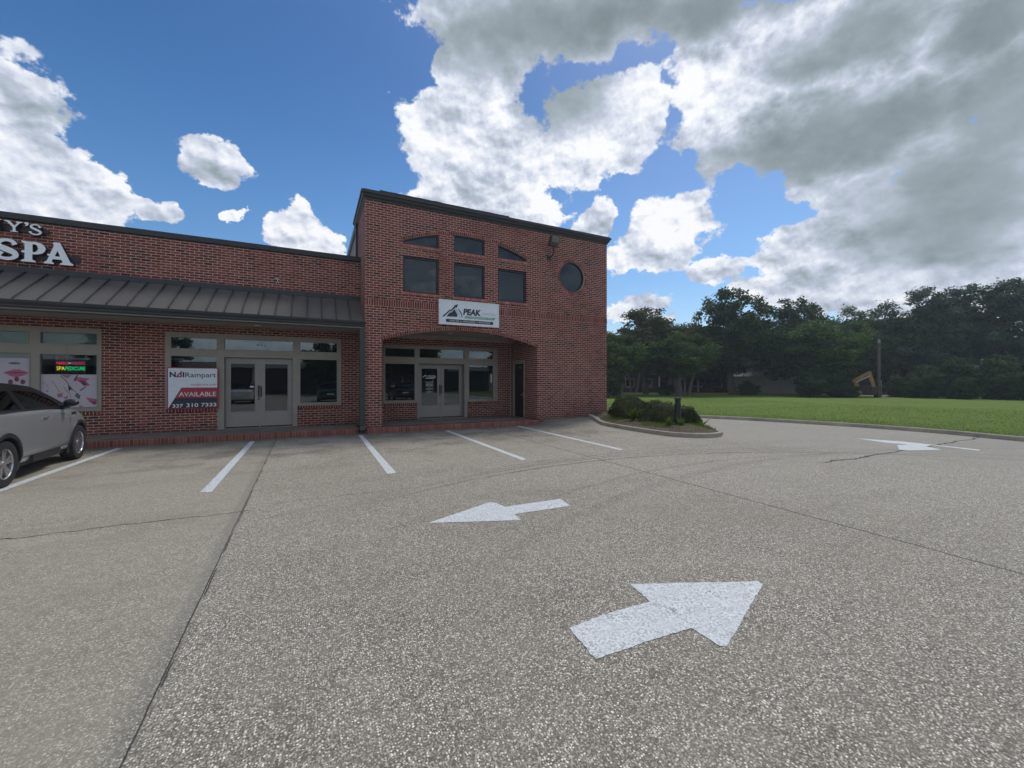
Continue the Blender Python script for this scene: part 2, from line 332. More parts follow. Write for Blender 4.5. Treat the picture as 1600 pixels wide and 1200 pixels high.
def pebbles(b, p):
    v1 = b.node('ShaderNodeTexVoronoi', feature='F1'); v1.inputs['Scale'].default_value = 78.0; b.put(v1.inputs['Vector'], p)
    v2 = b.node('ShaderNodeTexVoronoi', feature='F1'); v2.inputs['Scale'].default_value = 135.0; b.put(v2.inputs['Vector'], p)
    return v1, v2
def joint(b, coord, at, half, soft, wob=None):
    c = coord if wob is None else b.m('ADD', coord, wob)
    return b.ss(b.m('ABSOLUTE', b.m('SUBTRACT', c, at)), half + soft, half)
def lot_material():
    m, b = mat('exposed_aggregate_concrete'); p = pos(b); x, y, z = b.sep(p); p2 = b.xyz(x, y, 0)
    v1, v2 = pebbles(b, p2)
    big = b.noise(p2, 0.23, 5, 0.6); mid = b.noise(p2, 1.4, 5, 0.62); fine = b.noise(p2, 9.0, 5, 0.65)
    left = b.ss(x, -0.72, -0.86)
    # stones: mostly grey-brown, some tan, some near white
    r1 = b.sep(v1.outputs['Color'])[0]; r2 = b.sep(v2.outputs['Color'])[1]
    c1 = b.ramp(r1, [(0.0, (0.075, 0.068, 0.058)), (0.28, (0.15, 0.135, 0.115)), (0.52, (0.28, 0.255, 0.215)), (0.66, (0.52, 0.48, 0.41)), (0.80, (0.76, 0.72, 0.65)), (1.0, (0.95, 0.92, 0.86))], 'LINEAR')
    c2 = b.ramp(r2, [(0.0, (0.09, 0.082, 0.07)), (0.45, (0.23, 0.21, 0.175)), (0.75, (0.44, 0.40, 0.34)), (1.0, (0.85, 0.81, 0.74))])
    stone1 = b.ss(v1.outputs['Distance'], 0.46, 0.30)
    exposed = b.ss(b.m('ADD', mid, b.m('MULTIPLY', big, 0.6)), 0.55, 1.05)
    near = b.ss(b.v('LENGTH', b.v('SUBTRACT', p2, (2.2, 1.5, 0)), out=1), 6.0, 1.5)
    matrix = b.mix(near, (0.185, 0.172, 0.148), (0.052, 0.048, 0.042))
    matrix = b.mix(b.m('MULTIPLY', b.lin(fine, 0.3, 0.7), 0.5), matrix, (0.13, 0.117, 0.095))
    c = b.mix(0.6, matrix, c2)
    c = b.mix(stone1, c, c1)
    paste = b.mix(b.lin(fine, 0.3, 0.7), (0.26, 0.24, 0.195), (0.36, 0.335, 0.275))
    c = b.mix(b.m('ADD', b.m('MULTIPLY', left, 0.42), b.m('MULTIPLY', exposed, 0.30)), c, paste)
    # broad wear, bays by the kerb are paler and stained
    c = b.mix(b.m('MULTIPLY', b.ss(big, 0.42, 0.70), 0.30), c, b.mix(1.0, c, (0.62, 0.60, 0.57), 'MULTIPLY'))
    bay = b.m('MULTIPLY', b.ss(b.m('ADD', y, b.m('MULTIPLY', mid, 2.0)), 9.0, 11.5), b.ss(x, 11.0, 8.0))
    c = b.mix(b.m('MULTIPLY', b.m('MULTIPLY', bay, b.ss(b.noise(p2, 0.9, 6, 0.7), 0.46, 0.62)), 0.55), c, (0.115, 0.102, 0.08))
    c = b.mix(b.m('MULTIPLY', b.ss(b.noise(b.xyz(x, b.m('MULTIPLY', y, 1.6)), 1.7, 6, 0.7), 0.60, 0.74), 0.45), c, (0.33, 0.31, 0.26))
    # worn wheel lanes, pale scuffs and greenish grime
    lane_n = b.noise(b.v('MULTIPLY', p2, (0.22, 1.1, 1)), 1.0, 5, 0.62)
    c = b.mix(b.m('MULTIPLY', b.ss(lane_n, 0.50, 0.68), 0.24), c, b.mix(1.0, c, (0.60, 0.59, 0.56), 'MULTIPLY'))
    c = b.mix(b.m('MULTIPLY', b.ss(b.noise(p2, 0.62, 7, 0.72), 0.55, 0.70), 0.28), c, (0.40, 0.385, 0.33))
    c = b.mix(b.m('MULTIPLY', b.ss(b.noise(b.v('ADD', p2, (31, 7, 0)), 0.8, 6, 0.7), 0.56, 0.68), 0.22), c, (0.17, 0.165, 0.115))
    strip_ = b.m('MULTIPLY', b.ss(y, 12.1, 13.2), b.ss(b.m('ADD', b.noise(p2, 1.3, 5, 0.7), b.m('MULTIPLY', b.ss(y, 12.2, 13.35), 0.3)), 0.5, 0.8))
    c = b.mix(b.m('MULTIPLY', strip_, 0.6), c, (0.075, 0.07, 0.055))
    # oil drips along the bays
    oil = b.m('MULTIPLY', b.ss(b.noise(p2, 2.6, 3, 0.5), 0.66, 0.78), b.ss(y, 7.0, 9.5))
    c = b.mix(b.m('MULTIPLY', oil, 0.5), c, (0.05, 0.045, 0.038))
    # tyre marks: arcs swung round the corner
    tn = b.noise(p2, 3.0, 4, 0.6)
    for cx, cy, rr, wd, k in ((5.2, -3.45, 10.15, 0.05, 0.80), (5.2, -3.45, 10.36, 0.035, 0.62), (5.4, -3.9, 10.95, 0.04, 0.5), (5.4, -3.9, 11.12, 0.03, 0.4), (7.0, -5.0, 10.6, 0.06, 0.30), (7.0, -5.0, 12.3, 0.05, 0.30), (7.0, -5.0, 12.5, 0.04, 0.22), (8.5, -9.0, 14.2, 0.12, 0.25)):
        rad = b.v('LENGTH', b.v('SUBTRACT', p2, (cx, cy, 0)), out=1)
        k_ = b.m('MULTIPLY', joint(b, rad, rr, wd * 0.3, wd), b.lin(tn, 0.35, 0.65, 0.35, 1.0))
        c = b.mix(b.m('MULTIPLY', b.m('MULTIPLY', k_, b.ss(x, 0.5, 4.0, 0.12, 1.0)), k), c, (0.07, 0.066, 0.06))
    # right of the lane the surface is smoother and greyer
    lane = b.ss(b.m('ADD', x, b.m('MULTIPLY', y, 0.25)), 11.0, 14.0)
    c = b.mix(b.m('MULTIPLY', lane, 0.45), c, (0.27, 0.26, 0.235))
    c = b.mix(1.0, c, (1.1, 1.08, 1.02), 'MULTIPLY')
    # joints and cracks
    wobx = b.m('MULTIPLY', b.m('SUBTRACT', b.noise(p2, 3.3, 5, 0.7), 0.5), 0.05)
    wobc = b.m('MULTIPLY', b.m('SUBTRACT', b.noise(p2, 0.8, 6, 0.65), 0.5), 0.55)
    xs = b.m('ADD', x, b.m('MULTIPLY', y, 0.021))
    jn = joint(b, xs, -0.685, 0.002, 0.004, b.m('MULTIPLY', wobx, 0.35))
    jn2 = b.m('MULTIPLY', joint(b, xs, -0.672, 0.002, 0.005, wobx), b.ss(b.noise(p2, 2.0, 3), 0.45, 0.55))
    j2 = joint(b, x, 5.385, 0.006, 0.010, b.m('MULTIPLY', wobx, 0.5))
    j3 = joint(b, x, -8.2, 0.008, 0.012, b.m('MULTIPLY', wobx, 0.5))
    cr1 = b.m('MULTIPLY', joint(b, y, 6.05, 0.006, 0.010, wobc), b.ss(x, -0.68, -0.75))
    cr1b = b.m('MULTIPLY', joint(b, y, 6.25, 0.004, 0.012, b.m('MULTIPLY', wobc, 1.3)), b.m('MULTIPLY', b.ss(x, -0.6, -0.5), b.ss(x, 2.2, 1.2)))
    cr2 = b.m('MULTIPLY', joint(b, y, 4.52, 0.018, 0.020, b.m('MULTIPLY', wobc, 1.0)), b.ss(x, 9.0, 9.4))
    cr3 = b.m('MULTIPLY', joint(b, b.m('ADD', y, b.m('MULTIPLY', x, -0.12)), 1.05, 0.004, 0.010, wobc), b.ss(x, -0.7, -0.8))
    lines = jn
    for q in (jn2, j2, j3, cr1, cr2): lines = b.m('MAXIMUM', lines, q)
    lines = b.m('MAXIMUM', lines, b.m('MULTIPLY', cr1b, 0.5))
    lines = b.m('MAXIMUM', lines, b.m('MULTIPLY', cr3, 0.5))
    edge = joint(b, xs, -0.72, 0.02, 0.07, wobx)
    c = b.mix(b.m('MULTIPLY', edge, 0.40), c, (0.19, 0.185, 0.155))
    c = b.mix(b.m('MULTIPLY', lines, 0.88), c, (0.028, 0.026, 0.023))
    # small leaves and gum
    v3 = b.node('ShaderNodeTexVoronoi', feature='F1'); v3.inputs['Scale'].default_value = 1.1; b.put(v3.inputs['Vector'], p2)
    gum = b.ss(b.m('ADD', v3.outputs['Distance'], b.m('MULTIPLY', fine, 0.02)), 0.036, 0.024)
    c = b.mix(b.m('MULTIPLY', gum, 0.7), c, (0.035, 0.03, 0.026))
    h = b.m('ADD', b.m('MULTIPLY', stone1, 0.5), b.m('MULTIPLY', fine, 0.5)); h = b.m('SUBTRACT', h, b.m('MULTIPLY', lines, 3.0))
    return finish(m, b, bsdf(b, c, b.lin(fine, 0.3, 0.7, 0.72, 0.9), 0, bump(b, h, 0.55, 0.006), 0.35))

def paint_material():
    m, b = mat('worn_white_road_paint'); p = pos(b); x, y, z = b.sep(p); p2 = b.xyz(x, y, 0)
    v1, v2 = pebbles(b, p2); mid = b.noise(p2, 5.0, 5, 0.65); st = b.noise(b.v('MULTIPLY', p2, (1.2, 9, 1)), 3.0, 4)
    c = b.mix(b.lin(mid, 0.3, 0.7), (0.60, 0.63, 0.635), (0.76, 0.785, 0.785))
    c = b.mix(b.m('MULTIPLY', b.ss(st, 0.52, 0.7), 0.3), c, (0.44, 0.455, 0.45))
    pit = b.ss(v1.outputs['Distance'], 0.34, 0.55)
    worn = b.m('MULTIPLY', b.m('MULTIPLY', pit, b.ss(b.sep(v1.outputs['Color'])[2], 0.35, 0.5)), b.lin(mid, 0.35, 0.7, 0.25, 1.0))
    chip = b.ss(b.m('ADD', b.noise(p2, 60.0, 5, 0.75), b.m('MULTIPLY', mid, 0.4)), 0.88, 0.96)
    worn = b.m('MAXIMUM', worn, chip)
    c = b.mix(b.m('MULTIPLY', worn, 0.8), c, (0.16, 0.15, 0.135))
    return finish(m, b, bsdf(b, c, 0.7, 0, bump(b, v1.outputs['Distance'], 0.4, 0.004), 0.35))

def lawn_material():
    m, b = mat('mown_lawn'); p = pos(b); x, y, z = b.sep(p); p2 = b.xyz(x, y, 0)
    n1 = b.noise(p2, 0.18, 5, 0.6); n2 = b.noise(p2, 1.6, 5, 0.65); n3 = b.noise(p2, 24.0, 4, 0.7)
    st = b.noise(b.v('MULTIPLY', p2, (0.25, 0.9, 1)), 1.0, 4, 0.6)
    c = b.mix(b.lin(n2, 0.3, 0.7), (0.125, 0.20, 0.028), (0.19, 0.275, 0.042))
    c = b.mix(b.m('MULTIPLY', b.ss(n1, 0.45, 0.65), 0.5), c, (0.155, 0.20, 0.045))
    c = b.mix(b.m('MULTIPLY', b.ss(st, 0.55, 0.7), 0.4), c, (0.06, 0.105, 0.02))
    dry = b.m('MULTIPLY', b.ss(b.m('ADD', n2, b.m('MULTIPLY', b.noise(p2, 0.5, 3), 0.5)), 0.78, 0.98), b.ss(x, 26.0, 18.0))
    c = b.mix(b.m('MULTIPLY', dry, 0.6), c, (0.24, 0.21, 0.09))
    c = b.mix(b.m('MULTIPLY', b.lin(n3, 0.35, 0.7), 0.45), c, (0.05, 0.085, 0.018))
    return finish(m, b, bsdf(b, c, 0.85, 0, bump(b, n3, 1.0, 0.05), 0.15))

def soil_material(name, a, c_, stones=True):
    m, b = mat(name); p = pos(b)
    n = b.noise(p, 3.0, 6, 0.65); n2 = b.noise(p, 40.0, 4, 0.7)
    c = b.mix(b.lin(n, 0.3, 0.7), a, c_)
    c = b.mix(b.m('MULTIPLY', b.lin(n2, 0.4, 0.7), 0.6), c, tuple(q * 0.5 for q in a))
    if stones:
        v = b.node('ShaderNodeTexVoronoi', feature='F1'); v.inputs['Scale'].default_value = 28.0; b.put(v.inputs['Vector'], p)
        s_ = b.m('MULTIPLY', b.ss(v.outputs['Distance'], 0.4, 0.25), b.ss(b.sep(v.outputs['Color'])[0], 0.7, 0.78))
        c = b.mix(s_, c, (0.36, 0.33, 0.28))
    return finish(m, b, bsdf(b, c, 0.95, 0, bump(b, n2, 0.8, 0.02), 0.15))

def concrete(name, a=(0.30, 0.27, 0.22), c_=(0.46, 0.42, 0.34)):
    m, b = mat(name); p = pos(b)
    n = b.noise(p, 2.1, 6, 0.65); n2 = b.noise(p, 55.0, 4, 0.7)
    c = b.mix(b.lin(n, 0.3, 0.7), a, c_)
    c = b.mix(b.m('MULTIPLY', b.lin(n2, 0.4, 0.75), 0.4), c, tuple(q * 0.5 for q in a))
    c = b.mix(b.m('MULTIPLY', b.ss(b.noise(b.v('MULTIPLY', p, (1, 1, 4)), 0.9, 6, 0.7), 0.5, 0.72), 0.5), c, tuple(q * 0.45 for q in a))
    return finish(m, b, bsdf(b, c, 0.9, 0, bump(b, n2, 0.5, 0.004), 0.25))

def leaf_material(name, lo, mid_, hi, trans=0.25):
    m, b = mat(name)
    c = b.ramp(attr(b), [(0.0, lo), (0.55, mid_), (1.0, hi)])
    n = b.noise(objc(b), 0.9, 3)
    c = b.mix(b.m('MULTIPLY', b.lin(n, 0.35, 0.65), 0.35), c, tuple(q * 0.7 for q in mid_))
    p = bsdf(b, c, 0.75, 0, None, 0.12)
    tr = b.node('ShaderNodeBsdfTranslucent'); b.put(tr.inputs[0], b.mix(1.0, c, (1.1, 1.25, 0.6), 'MULTIPLY'))
    mx = b.node('ShaderNodeMixShader'); mx.inputs[0].default_value = trans; b.l.new(p, mx.inputs[1]); b.l.new(tr.outputs[0], mx.inputs[2])
    return finish(m, b, mx.outputs[0])
def bark(name, a=(0.075, 0.062, 0.05), c_=(0.16, 0.14, 0.12)):
    m, b = mat(name); p = objc(b)
    n = b.noise(b.v('MULTIPLY', p, (4, 4, 0.8)), 3.0, 5, 0.7)
    return finish(m, b, bsdf(b, b.mix(b.lin(n, 0.3, 0.7), a, c_), 0.95, 0, bump(b, n, 0.9, 0.04), 0.2))

M = dict(
    brick=brick('red_brick'), soldier=brick('soldier_brick', 'soldier'), kerb=brick('kerb_brick', 'kerb'), vous=tint_brick('arch_brick'),
    mortar=simple('mortar', (0.55, 0.45, 0.38), 0.9, bmp=0.4),
    lot=lot_material(), paint=paint_material(), lawn=lawn_material(), slab=concrete('walk_concrete', (0.17, 0.15, 0.13), (0.26, 0.235, 0.205)), curb=concrete('curb_concrete'),
    far_ground=soil_material('far_ground', (0.045, 0.05, 0.022), (0.075, 0.085, 0.03), False), mulch=soil_material('mulch', (0.075, 0.058, 0.04), (0.15, 0.125, 0.085)),
    frame=simple('taupe_storefront_frame', (0.30, 0.272, 0.232), 0.5, 0, 0.07, 4, dirt=0.25), door=simple('taupe_door', (0.30, 0.282, 0.26), 0.45, 0, 0.06, 3, dirt=0.2),
    black=simple('black_metal', (0.014, 0.013, 0.016), 0.4, 0.0, 0.2), bronze=simple('dark_bronze_metal', (0.034, 0.037, 0.040), 0.45, 0.2, 0.15, 3, dirt=0.3),
    roof=simple('standing_seam_metal', (0.118, 0.110, 0.097), 0.5, 0.2, 0.06, 0.8, dirt=0.12), soffit=simple('soffit_paint', (0.36, 0.33, 0.29), 0.7, dirt=0.3),
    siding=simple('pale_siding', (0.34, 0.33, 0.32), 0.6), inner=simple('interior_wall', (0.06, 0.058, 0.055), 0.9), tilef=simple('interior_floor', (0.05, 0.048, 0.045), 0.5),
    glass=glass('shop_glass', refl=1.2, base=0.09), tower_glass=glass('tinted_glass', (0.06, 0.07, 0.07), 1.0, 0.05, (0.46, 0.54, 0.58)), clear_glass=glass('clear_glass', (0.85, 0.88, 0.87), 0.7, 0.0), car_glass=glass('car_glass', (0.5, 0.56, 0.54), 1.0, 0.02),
    blind=simple('green_blind', (0.17, 0.27, 0.22), 0.8), curtain=simple('green_curtain', (0.09, 0.13, 0.12), 0.8),
    white=simple('sign_white', (0.72, 0.78, 0.83), 0.45, 0, 0.05), letter=simple('letter_face', (0.82, 0.88, 0.90), 0.4, 0, 0.04), navy=simple('sign_navy', (0.022, 0.028, 0.042), 0.45),
    green=simple('sign_green', (0.10, 0.36, 0.25), 0.45), teal=simple('sign_pale_teal', (0.38, 0.52, 0.53), 0.45), crimson=simple('sign_crimson', (0.36, 0.035, 0.055), 0.45), magenta=simple('logo_magenta', (0.33, 0.035, 0.10), 0.45),
    vinyl=simple('white_vinyl', (0.72, 0.72, 0.7), 0.6), grey=simple('light_grey', (0.27, 0.28, 0.28), 0.5), alu=simple('aluminium', (0.5, 0.5, 0.5), 0.35, 0.9),
    led_r=emit('led_red', (1.0, 0.03, 0.08), 0.95), led_m=emit('led_magenta', (0.75, 0.03, 0.22), 0.7), led_y=emit('led_yellow', (0.95, 0.85, 0.04), 1.0), led_g=emit('led_green', (0.02, 0.85, 0.25), 0.9), led_w=emit('led_white', (0.6, 0.7, 0.95), 1.2),
)

# ================================================================ SETTING
M['shaded_seam'] = simple('seam_shade_metal', (0.030, 0.033, 0.036), 0.5)  # shadow along the roof seams put into their dark colour
# ---- terrain out to the horizon
mb = MB(); mb.add([(-900, -900, -0.06), (900, -900, -0.06), (900, 900, -0.06), (-900, 900, -0.06)], [(0, 1, 2, 3)])
struct(mb.build('ground', M['far_ground']))
def sstep(a, b_, x):
    t = min(1, max(0, (x - a) / (b_ - a))); return t * t * (3 - 2 * t)
def lot_h(x, y):
    return 0.19 * sstep(12.0, 13.5, y) * sstep(7.55, 8.3, x) * (1 if x < 11.2 else sstep(13.5, 11.2, x)) + 0.0
KERB = [(17.6, -60), (17.3, -8), (17.25, 0), (17.4, 3.71), (17.72, 5.4), (17.62, 7.2), (17.2, 8.9), (16.35, 11.3), (15.62, 12.75), (15.35, 14.8), (15.3, 18.4), (15.3, 60)]
def smooth_path(pts, n=6):
    out = []
    for i in range(len(pts) - 1):
        p0 = Vector((*pts[max(i - 1, 0)], 0)); p1 = Vector((*pts[i], 0)); p2 = Vector((*pts[i + 1], 0)); p3 = Vector((*pts[min(i + 2, len(pts) - 1)], 0))
        if (p2 - p1).length > 12: out.append((p1.x, p1.y)); continue
        for k in range(n):
            t = k / n
            q = 0.5 * ((2 * p1) + (p2 - p0) * t + (2 * p0 - 5 * p1 + 4 * p2 - p3) * t * t + (3 * p1 - p0 - 3 * p2 + p3) * t ** 3)
            out.append((q.x, q.y))
    out.append(pts[-1]); return out
KP = smooth_path(KERB)
# ---- parking lot: one sheet, finely gridded where it ramps up to the tower wall
xs = [-60, -30, -15, -8, -4, 0, 4, 7] + [7.4 + 0.2 * i for i in range(34)] + [14.6, 16, 18.2]
ys = [-60, -30, -10, 0, 5, 9, 11] + [11.8 + 0.15 * i for i in range(14)] + [14.2, 16, 22, 30, 60]
vs = [(x, y, lot_h(x, y)) for y in ys for x in xs]; nx = len(xs)
fs = [(j * nx + i, j * nx + i + 1, (j + 1) * nx + i + 1, (j + 1) * nx + i) for j in range(len(ys) - 1) for i in range(nx - 1)]
mb = MB(); mb.add(vs, fs); o = struct(mb.build('parking_lot', M['lot'], smooth=True))
# ---- kerb and lawn on the right
def kerb_sweep(path, w_=0.16, h=0.13, z0=0.0, zf=None, closed=False):
    mb = MB(); n = len(path); rows = []
    prof = [(0, -0.08), (0, h * 0.72), (0.02, h * 0.93), (0.05, h), (w_ - 0.04, h), (w_, h * 0.9), (w_, -0.08)]
    for i, p in enumerate(path):
        a = Vector((*path[(i - 1) % n if closed else max(i - 1, 0)], 0)); c = Vector((*path[(i + 1) % n if closed else min(i + 1, n - 1)], 0))
        t = (c - a).normalized(); nrm = Vector((t.y, -t.x, 0)); z = z0 if zf is None else zf(*p)
        rows.append([Vector((p[0], p[1], z)) + nrm * u + Vector((0, 0, v)) for u, v in prof])
    k = len(prof); vs = [q for r in rows for q in r]; fs = []
    for i in range(n if closed else n - 1):
        for j in range(k - 1):
            fs.append((i * k + j, ((i + 1) % n) * k + j, ((i + 1) % n) * k + j + 1, i * k + j + 1))
    mb.add(vs, fs); return mb
o = kerb_sweep(KP[::1]).build('kerb', M['curb'], smooth=True, fix=True); struct(o)
mb = MB(); inner = [(x + 0.10, y) for x, y in KP]
vs = []; fs = []
N_ = len(inner)
offs = [0, 0.4, 1.0, 2.5, 6, 14, 30, 60, 160]
rg = random.Random(4)
for k, of in enumerate(offs):
    for (x, y) in inner:
        z = 0.10 + (0 if k == 0 else 0.05 * math.sin(x * 0.31 + of * 0.9) * math.cos(y * 0.23 + of * 0.3) * min(1, of / 3)) + (0.004 * of if of < 31 else 0.12)
        vs.append((x + of, y, min(z, 0.24)))
for k in range(len(offs) - 1):
    for i in range(N_ - 1):
        a = k * N_ + i; fs.append((a, a + N_, a + N_ + 1, a + 1))
mb.add(vs, fs); LAWN = mb.build('lawn', M['lawn'], smooth=True, fix=True); struct(LAWN)
bpy.context.view_layer.update()
# ---- planting island by the tower corner
ISL = smooth_path([(10.25, 13.42), (9.95, 12.3), (9.74, 11.0), (9.66, 9.6), (9.74, 8.75), (10.1, 8.28), (10.6, 8.12), (11.15, 8.35), (11.8, 9.2), (12.5, 10.6), (12.9, 12.4), (12.95, 14.5), (12.95, 24)], 6)
o = kerb_sweep(list(ISL), 0.15, 0.13, zf=lot_h).build('island_kerb', M['curb'], smooth=True, fix=True); struct(o)
mb = MB()
pin = []
for i, (x, y) in enumerate(ISL):
    a = Vector((*ISL[max(i - 1, 0)], 0)); c = Vector((*ISL[min(i + 1, len(ISL) - 1)], 0)); t = (c - a).normalized()
    pin.append((x + t.y * 0.10, y - t.x * 0.10))
def soil_h(x, y):
    dmin = min(math.hypot(x - a, y - c) for a, c in pin)
    return 0.11 + lot_h(min(x, 11.1), y) * sstep(11.6, 13.2, y) * 0.8 + 0.13 * min(1, dmin / 0.7) + 0.02 * math.sin(x * 5.1) * math.sin(y * 4.3)
# rows across the island
half = min(range(len(pin)), key=lambda i: pin[i][1])
left = [p for p in pin[:half + 1]]; right = [p for p in pin[half:]]
def at_y(lst, y):
    lst = sorted(lst, key=lambda q: q[1])
    for a, c in zip(lst, lst[1:]):
        if a[1] <= y <= c[1]: return a[0] + (c[0] - a[0]) * (y - a[1]) / max(1e-6, c[1] - a[1])
    return lst[-1][0] if y > lst[-1][1] else lst[0][0]
rows = []; y0 = pin[half][1] + 0.01; ny = 60
for j in range(ny + 1):
    y = y0 + (23.8 - y0) * (j / ny) ** 1.5
    xa = at_y(left, y) if y < 13.4 else 11.05; xb = at_y(right, y)
    for i in range(17):
        x = xa + (xb - xa) * i / 16; rows.append((x, y, soil_h(x, y) if 0 < i < 16 else 0.105 + lot_h(min(x, 11.1), y) * sstep(11.6, 13.2, y)))
mb.add(rows, [(j * 17 + i, j * 17 + i + 1, (j + 1) * 17 + i + 1, (j + 1) * 17 + i) for j in range(ny) for i in range(16)])
struct(mb.build('planting_bed', M['mulch'], smooth=True))
# ---- pavement in front of the shops and in the porch
mb = MB(); mb.box(-30, 1.27, 13.60, 14.99, -0.05, 0.168); mb.box(1.53, 7.70, 13.58, 16.2, -0.05, 0.170)
struct(mb.build('sidewalk', M['slab']))
mb = MB(); mb.box(-30, 1.20, 13.38, 13.598, -0.05, 0.172); mb.box(1.50, 7.76, 13.36, 13.578, -0.05, 0.176)
struct(mb.build('brick_kerb', M['kerb'], bevel=0.012))

# ================================================================ THE BUILDING
B = thing('shopping_building', 'red brick shopping strip with metal canopy, arched porch and taller corner tower', 'building', (1.47, 13.5, 0))
rnd = random.Random(7)
def arc_pts(xa, xb, zs, rise, n):
    ch = (xb - xa) / 2; Rr = (ch * ch + rise * rise) / (2 * rise); cx = (xa + xb) / 2; cz = zs + rise - Rr
    a = math.asin(ch / Rr); return [(cx + Rr * math.sin(-a + 2 * a * i / n), cz + Rr * math.cos(-a + 2 * a * i / n)) for i in range(n + 1)], (cx, cz, Rr, a)
XL, XR, YF, ZT = 1.47, 11.10, 13.50, 7.42
ARC, (acx, acz, aR, aA) = arc_pts(1.99, 7.72, 2.99, 0.45, 40)
WARC, (wcx, wcz, wR, wA) = arc_pts(2.62, 7.31, 6.30, 0.49, 40)
def wz(x): return wcz + math.sqrt(wR * wR - (x - wcx) ** 2)
def arc_window(x0, x1, zb):
    n = 6; top = [(x1 + (x0 - x1) * i / n, wz(x1 + (x0 - x1) * i / n)) for i in range(n + 1)]
    return [(x0, zb), (x1, zb)] + top
UP = [arc_window(2.65, 3.85, 6.18), arc_window(4.38, 5.55, 6.17), arc_window(6.07, 7.27, 6.17)]
LOW = [rect(2.65, 3.85, 4.60, 5.82), rect(4.38, 5.55, 4.60, 5.81), rect(6.07, 7.26, 4.60, 5.81)]
RC, RZ, RR = 9.34, 5.85, 0.61
CIRC = [(RC + RR * math.cos(2 * PI * i / 40), RZ + RR * math.sin(2 * PI * i / 40)) for i in range(40)]
porch = [(1.99, 0.178)] + [(7.72, 0.178)] + list(reversed(ARC))
mb = MB()
outer = [(XL, 0.0), (1.99, 0.0)] ; outer = rect(XL, XR, 0.0, ZT)
mb.plate(outer, [porch] + UP + LOW + [CIRC], XZ(YF), 0.28)
mb.box(XL, XL + 0.28, YF + 0.28, 15.72, 0.0, ZT - 0.001)                 # left return
mb.box(XR - 0.28, XR, YF + 0.28, 24.0, 0.0, ZT - 0.001)                  # right side
mb.build('tower_wall', M['brick'], B)
mb = MB(); mb.box(XL + 0.03, XL + 0.2, 15.723, 24.0, 3.0, ZT - 0.002); mb.box(XL + 0.2, XR - 0.28, 23.8, 24.0, 0, ZT - 0.002)
sid = mb.build('rear_siding', M['siding'], B)
mb = MB()
for i in range(40): mb.box(XL + 0.012, XL + 0.03, 15.95 + i * 0.2, 16.02 + i * 0.2, 3.0, ZT - 0.01)
mb.build('siding_rib', M['siding'], sid)
mb = MB(); mb.box(XL + 0.2, XR - 0.2, YF + 0.285, 23.79, ZT - 0.1, ZT - 0.01); mb.build('tower_roof', M['black'], B)
# soldier course
mb = MB(); mb.box(XL - 0.009, XR + 0.009, YF - 0.009, YF + 0.05, 4.085, 4.30); mb.box(XL - 0.0085, XL + 0.05, YF + 0.05, 14.9, 4.085, 4.30)
mb.build('soldier_course', M['soldier'], B)
# sills under the upper windows
mb = MB()
for x0, x1, z in ((2.65, 3.85, 4.60), (4.38, 5.55, 4.60), (6.07, 7.26, 4.60), (2.65, 3.85, 6.18), (4.38, 5.55, 6.17), (6.07, 7.27, 6.17)):
    mb = MB(); mb.box(x0 - 0.06, x1 + 0.06, YF - 0.03, YF + 0.1, z - 0.085, z - 0.001); mb.build('window_sill', M['kerb'], B)
# voussoirs
def ring(name, cx, cz, r0, r1, a0, a1, step, y=YF - 0.012, depth=0.1, closed=False):
    mb = MB(); n = max(1, round(abs(a1 - a0) * (r0 + r1) / 2 / step)); g = 0.0065 / r0
    for i in range(n):
        u0 = a0 + (a1 - a0) * i / n + g; u1 = a0 + (a1 - a0) * (i + 1) / n - g
        q = [(cx + r * math.sin(u), cz + r * math.cos(u)) for r, u in ((r0, u0), (r0, u1), (r1 , u1), (r1, u0))]
        vs = [(x, y, z) for x, z in q] + [(x, y + depth, z) for x, z in q]
        mb.add(vs, [(0, 1, 2, 3), (7, 6, 5, 4), (0, 4, 5, 1), (1, 5, 6, 2), (2, 6, 7, 3), (3, 7, 4, 0)], tint=rnd.random())
    o = mb.build(name, M['vous'], B, fix=True)
    mm = MB(); k = 48
    A = [a0 + (a1 - a0) * i / k for i in range(k + 1)]
    vs = [(cx + (r0 - 0.003) * math.sin(a), y + 0.006, cz + (r0 - 0.003) * math.cos(a)) for a in A] + [(cx + (r1 + 0.006) * math.sin(a), y + 0.006, cz + (r1 + 0.006) * math.cos(a)) for a in A]
    vs += [(x, y + depth, z) for x, _, z in vs]; K2 = 2 * (k + 1)
    fs = [(i, i + 1, k + 2 + i, k + 1 + i) for i in range(k)] + [(i, K2 + i, K2 + i + 1, i + 1) for i in range(k)]
    mm.add(vs, fs); mm.build('mortar_bed', M['mortar'], o, fix=True)
    return o
ring('porch_arch', acx, acz, aR, aR + 0.105, -aA - 0.004, aA + 0.004, 0.077)
ring('window_arch', wcx, wcz, wR, wR + 0.095, -wA - 0.006, wA + 0.006, 0.077)
ring('round_window_arch', RC, RZ, RR, RR + 0.11, 0, 2 * PI, 0.077)
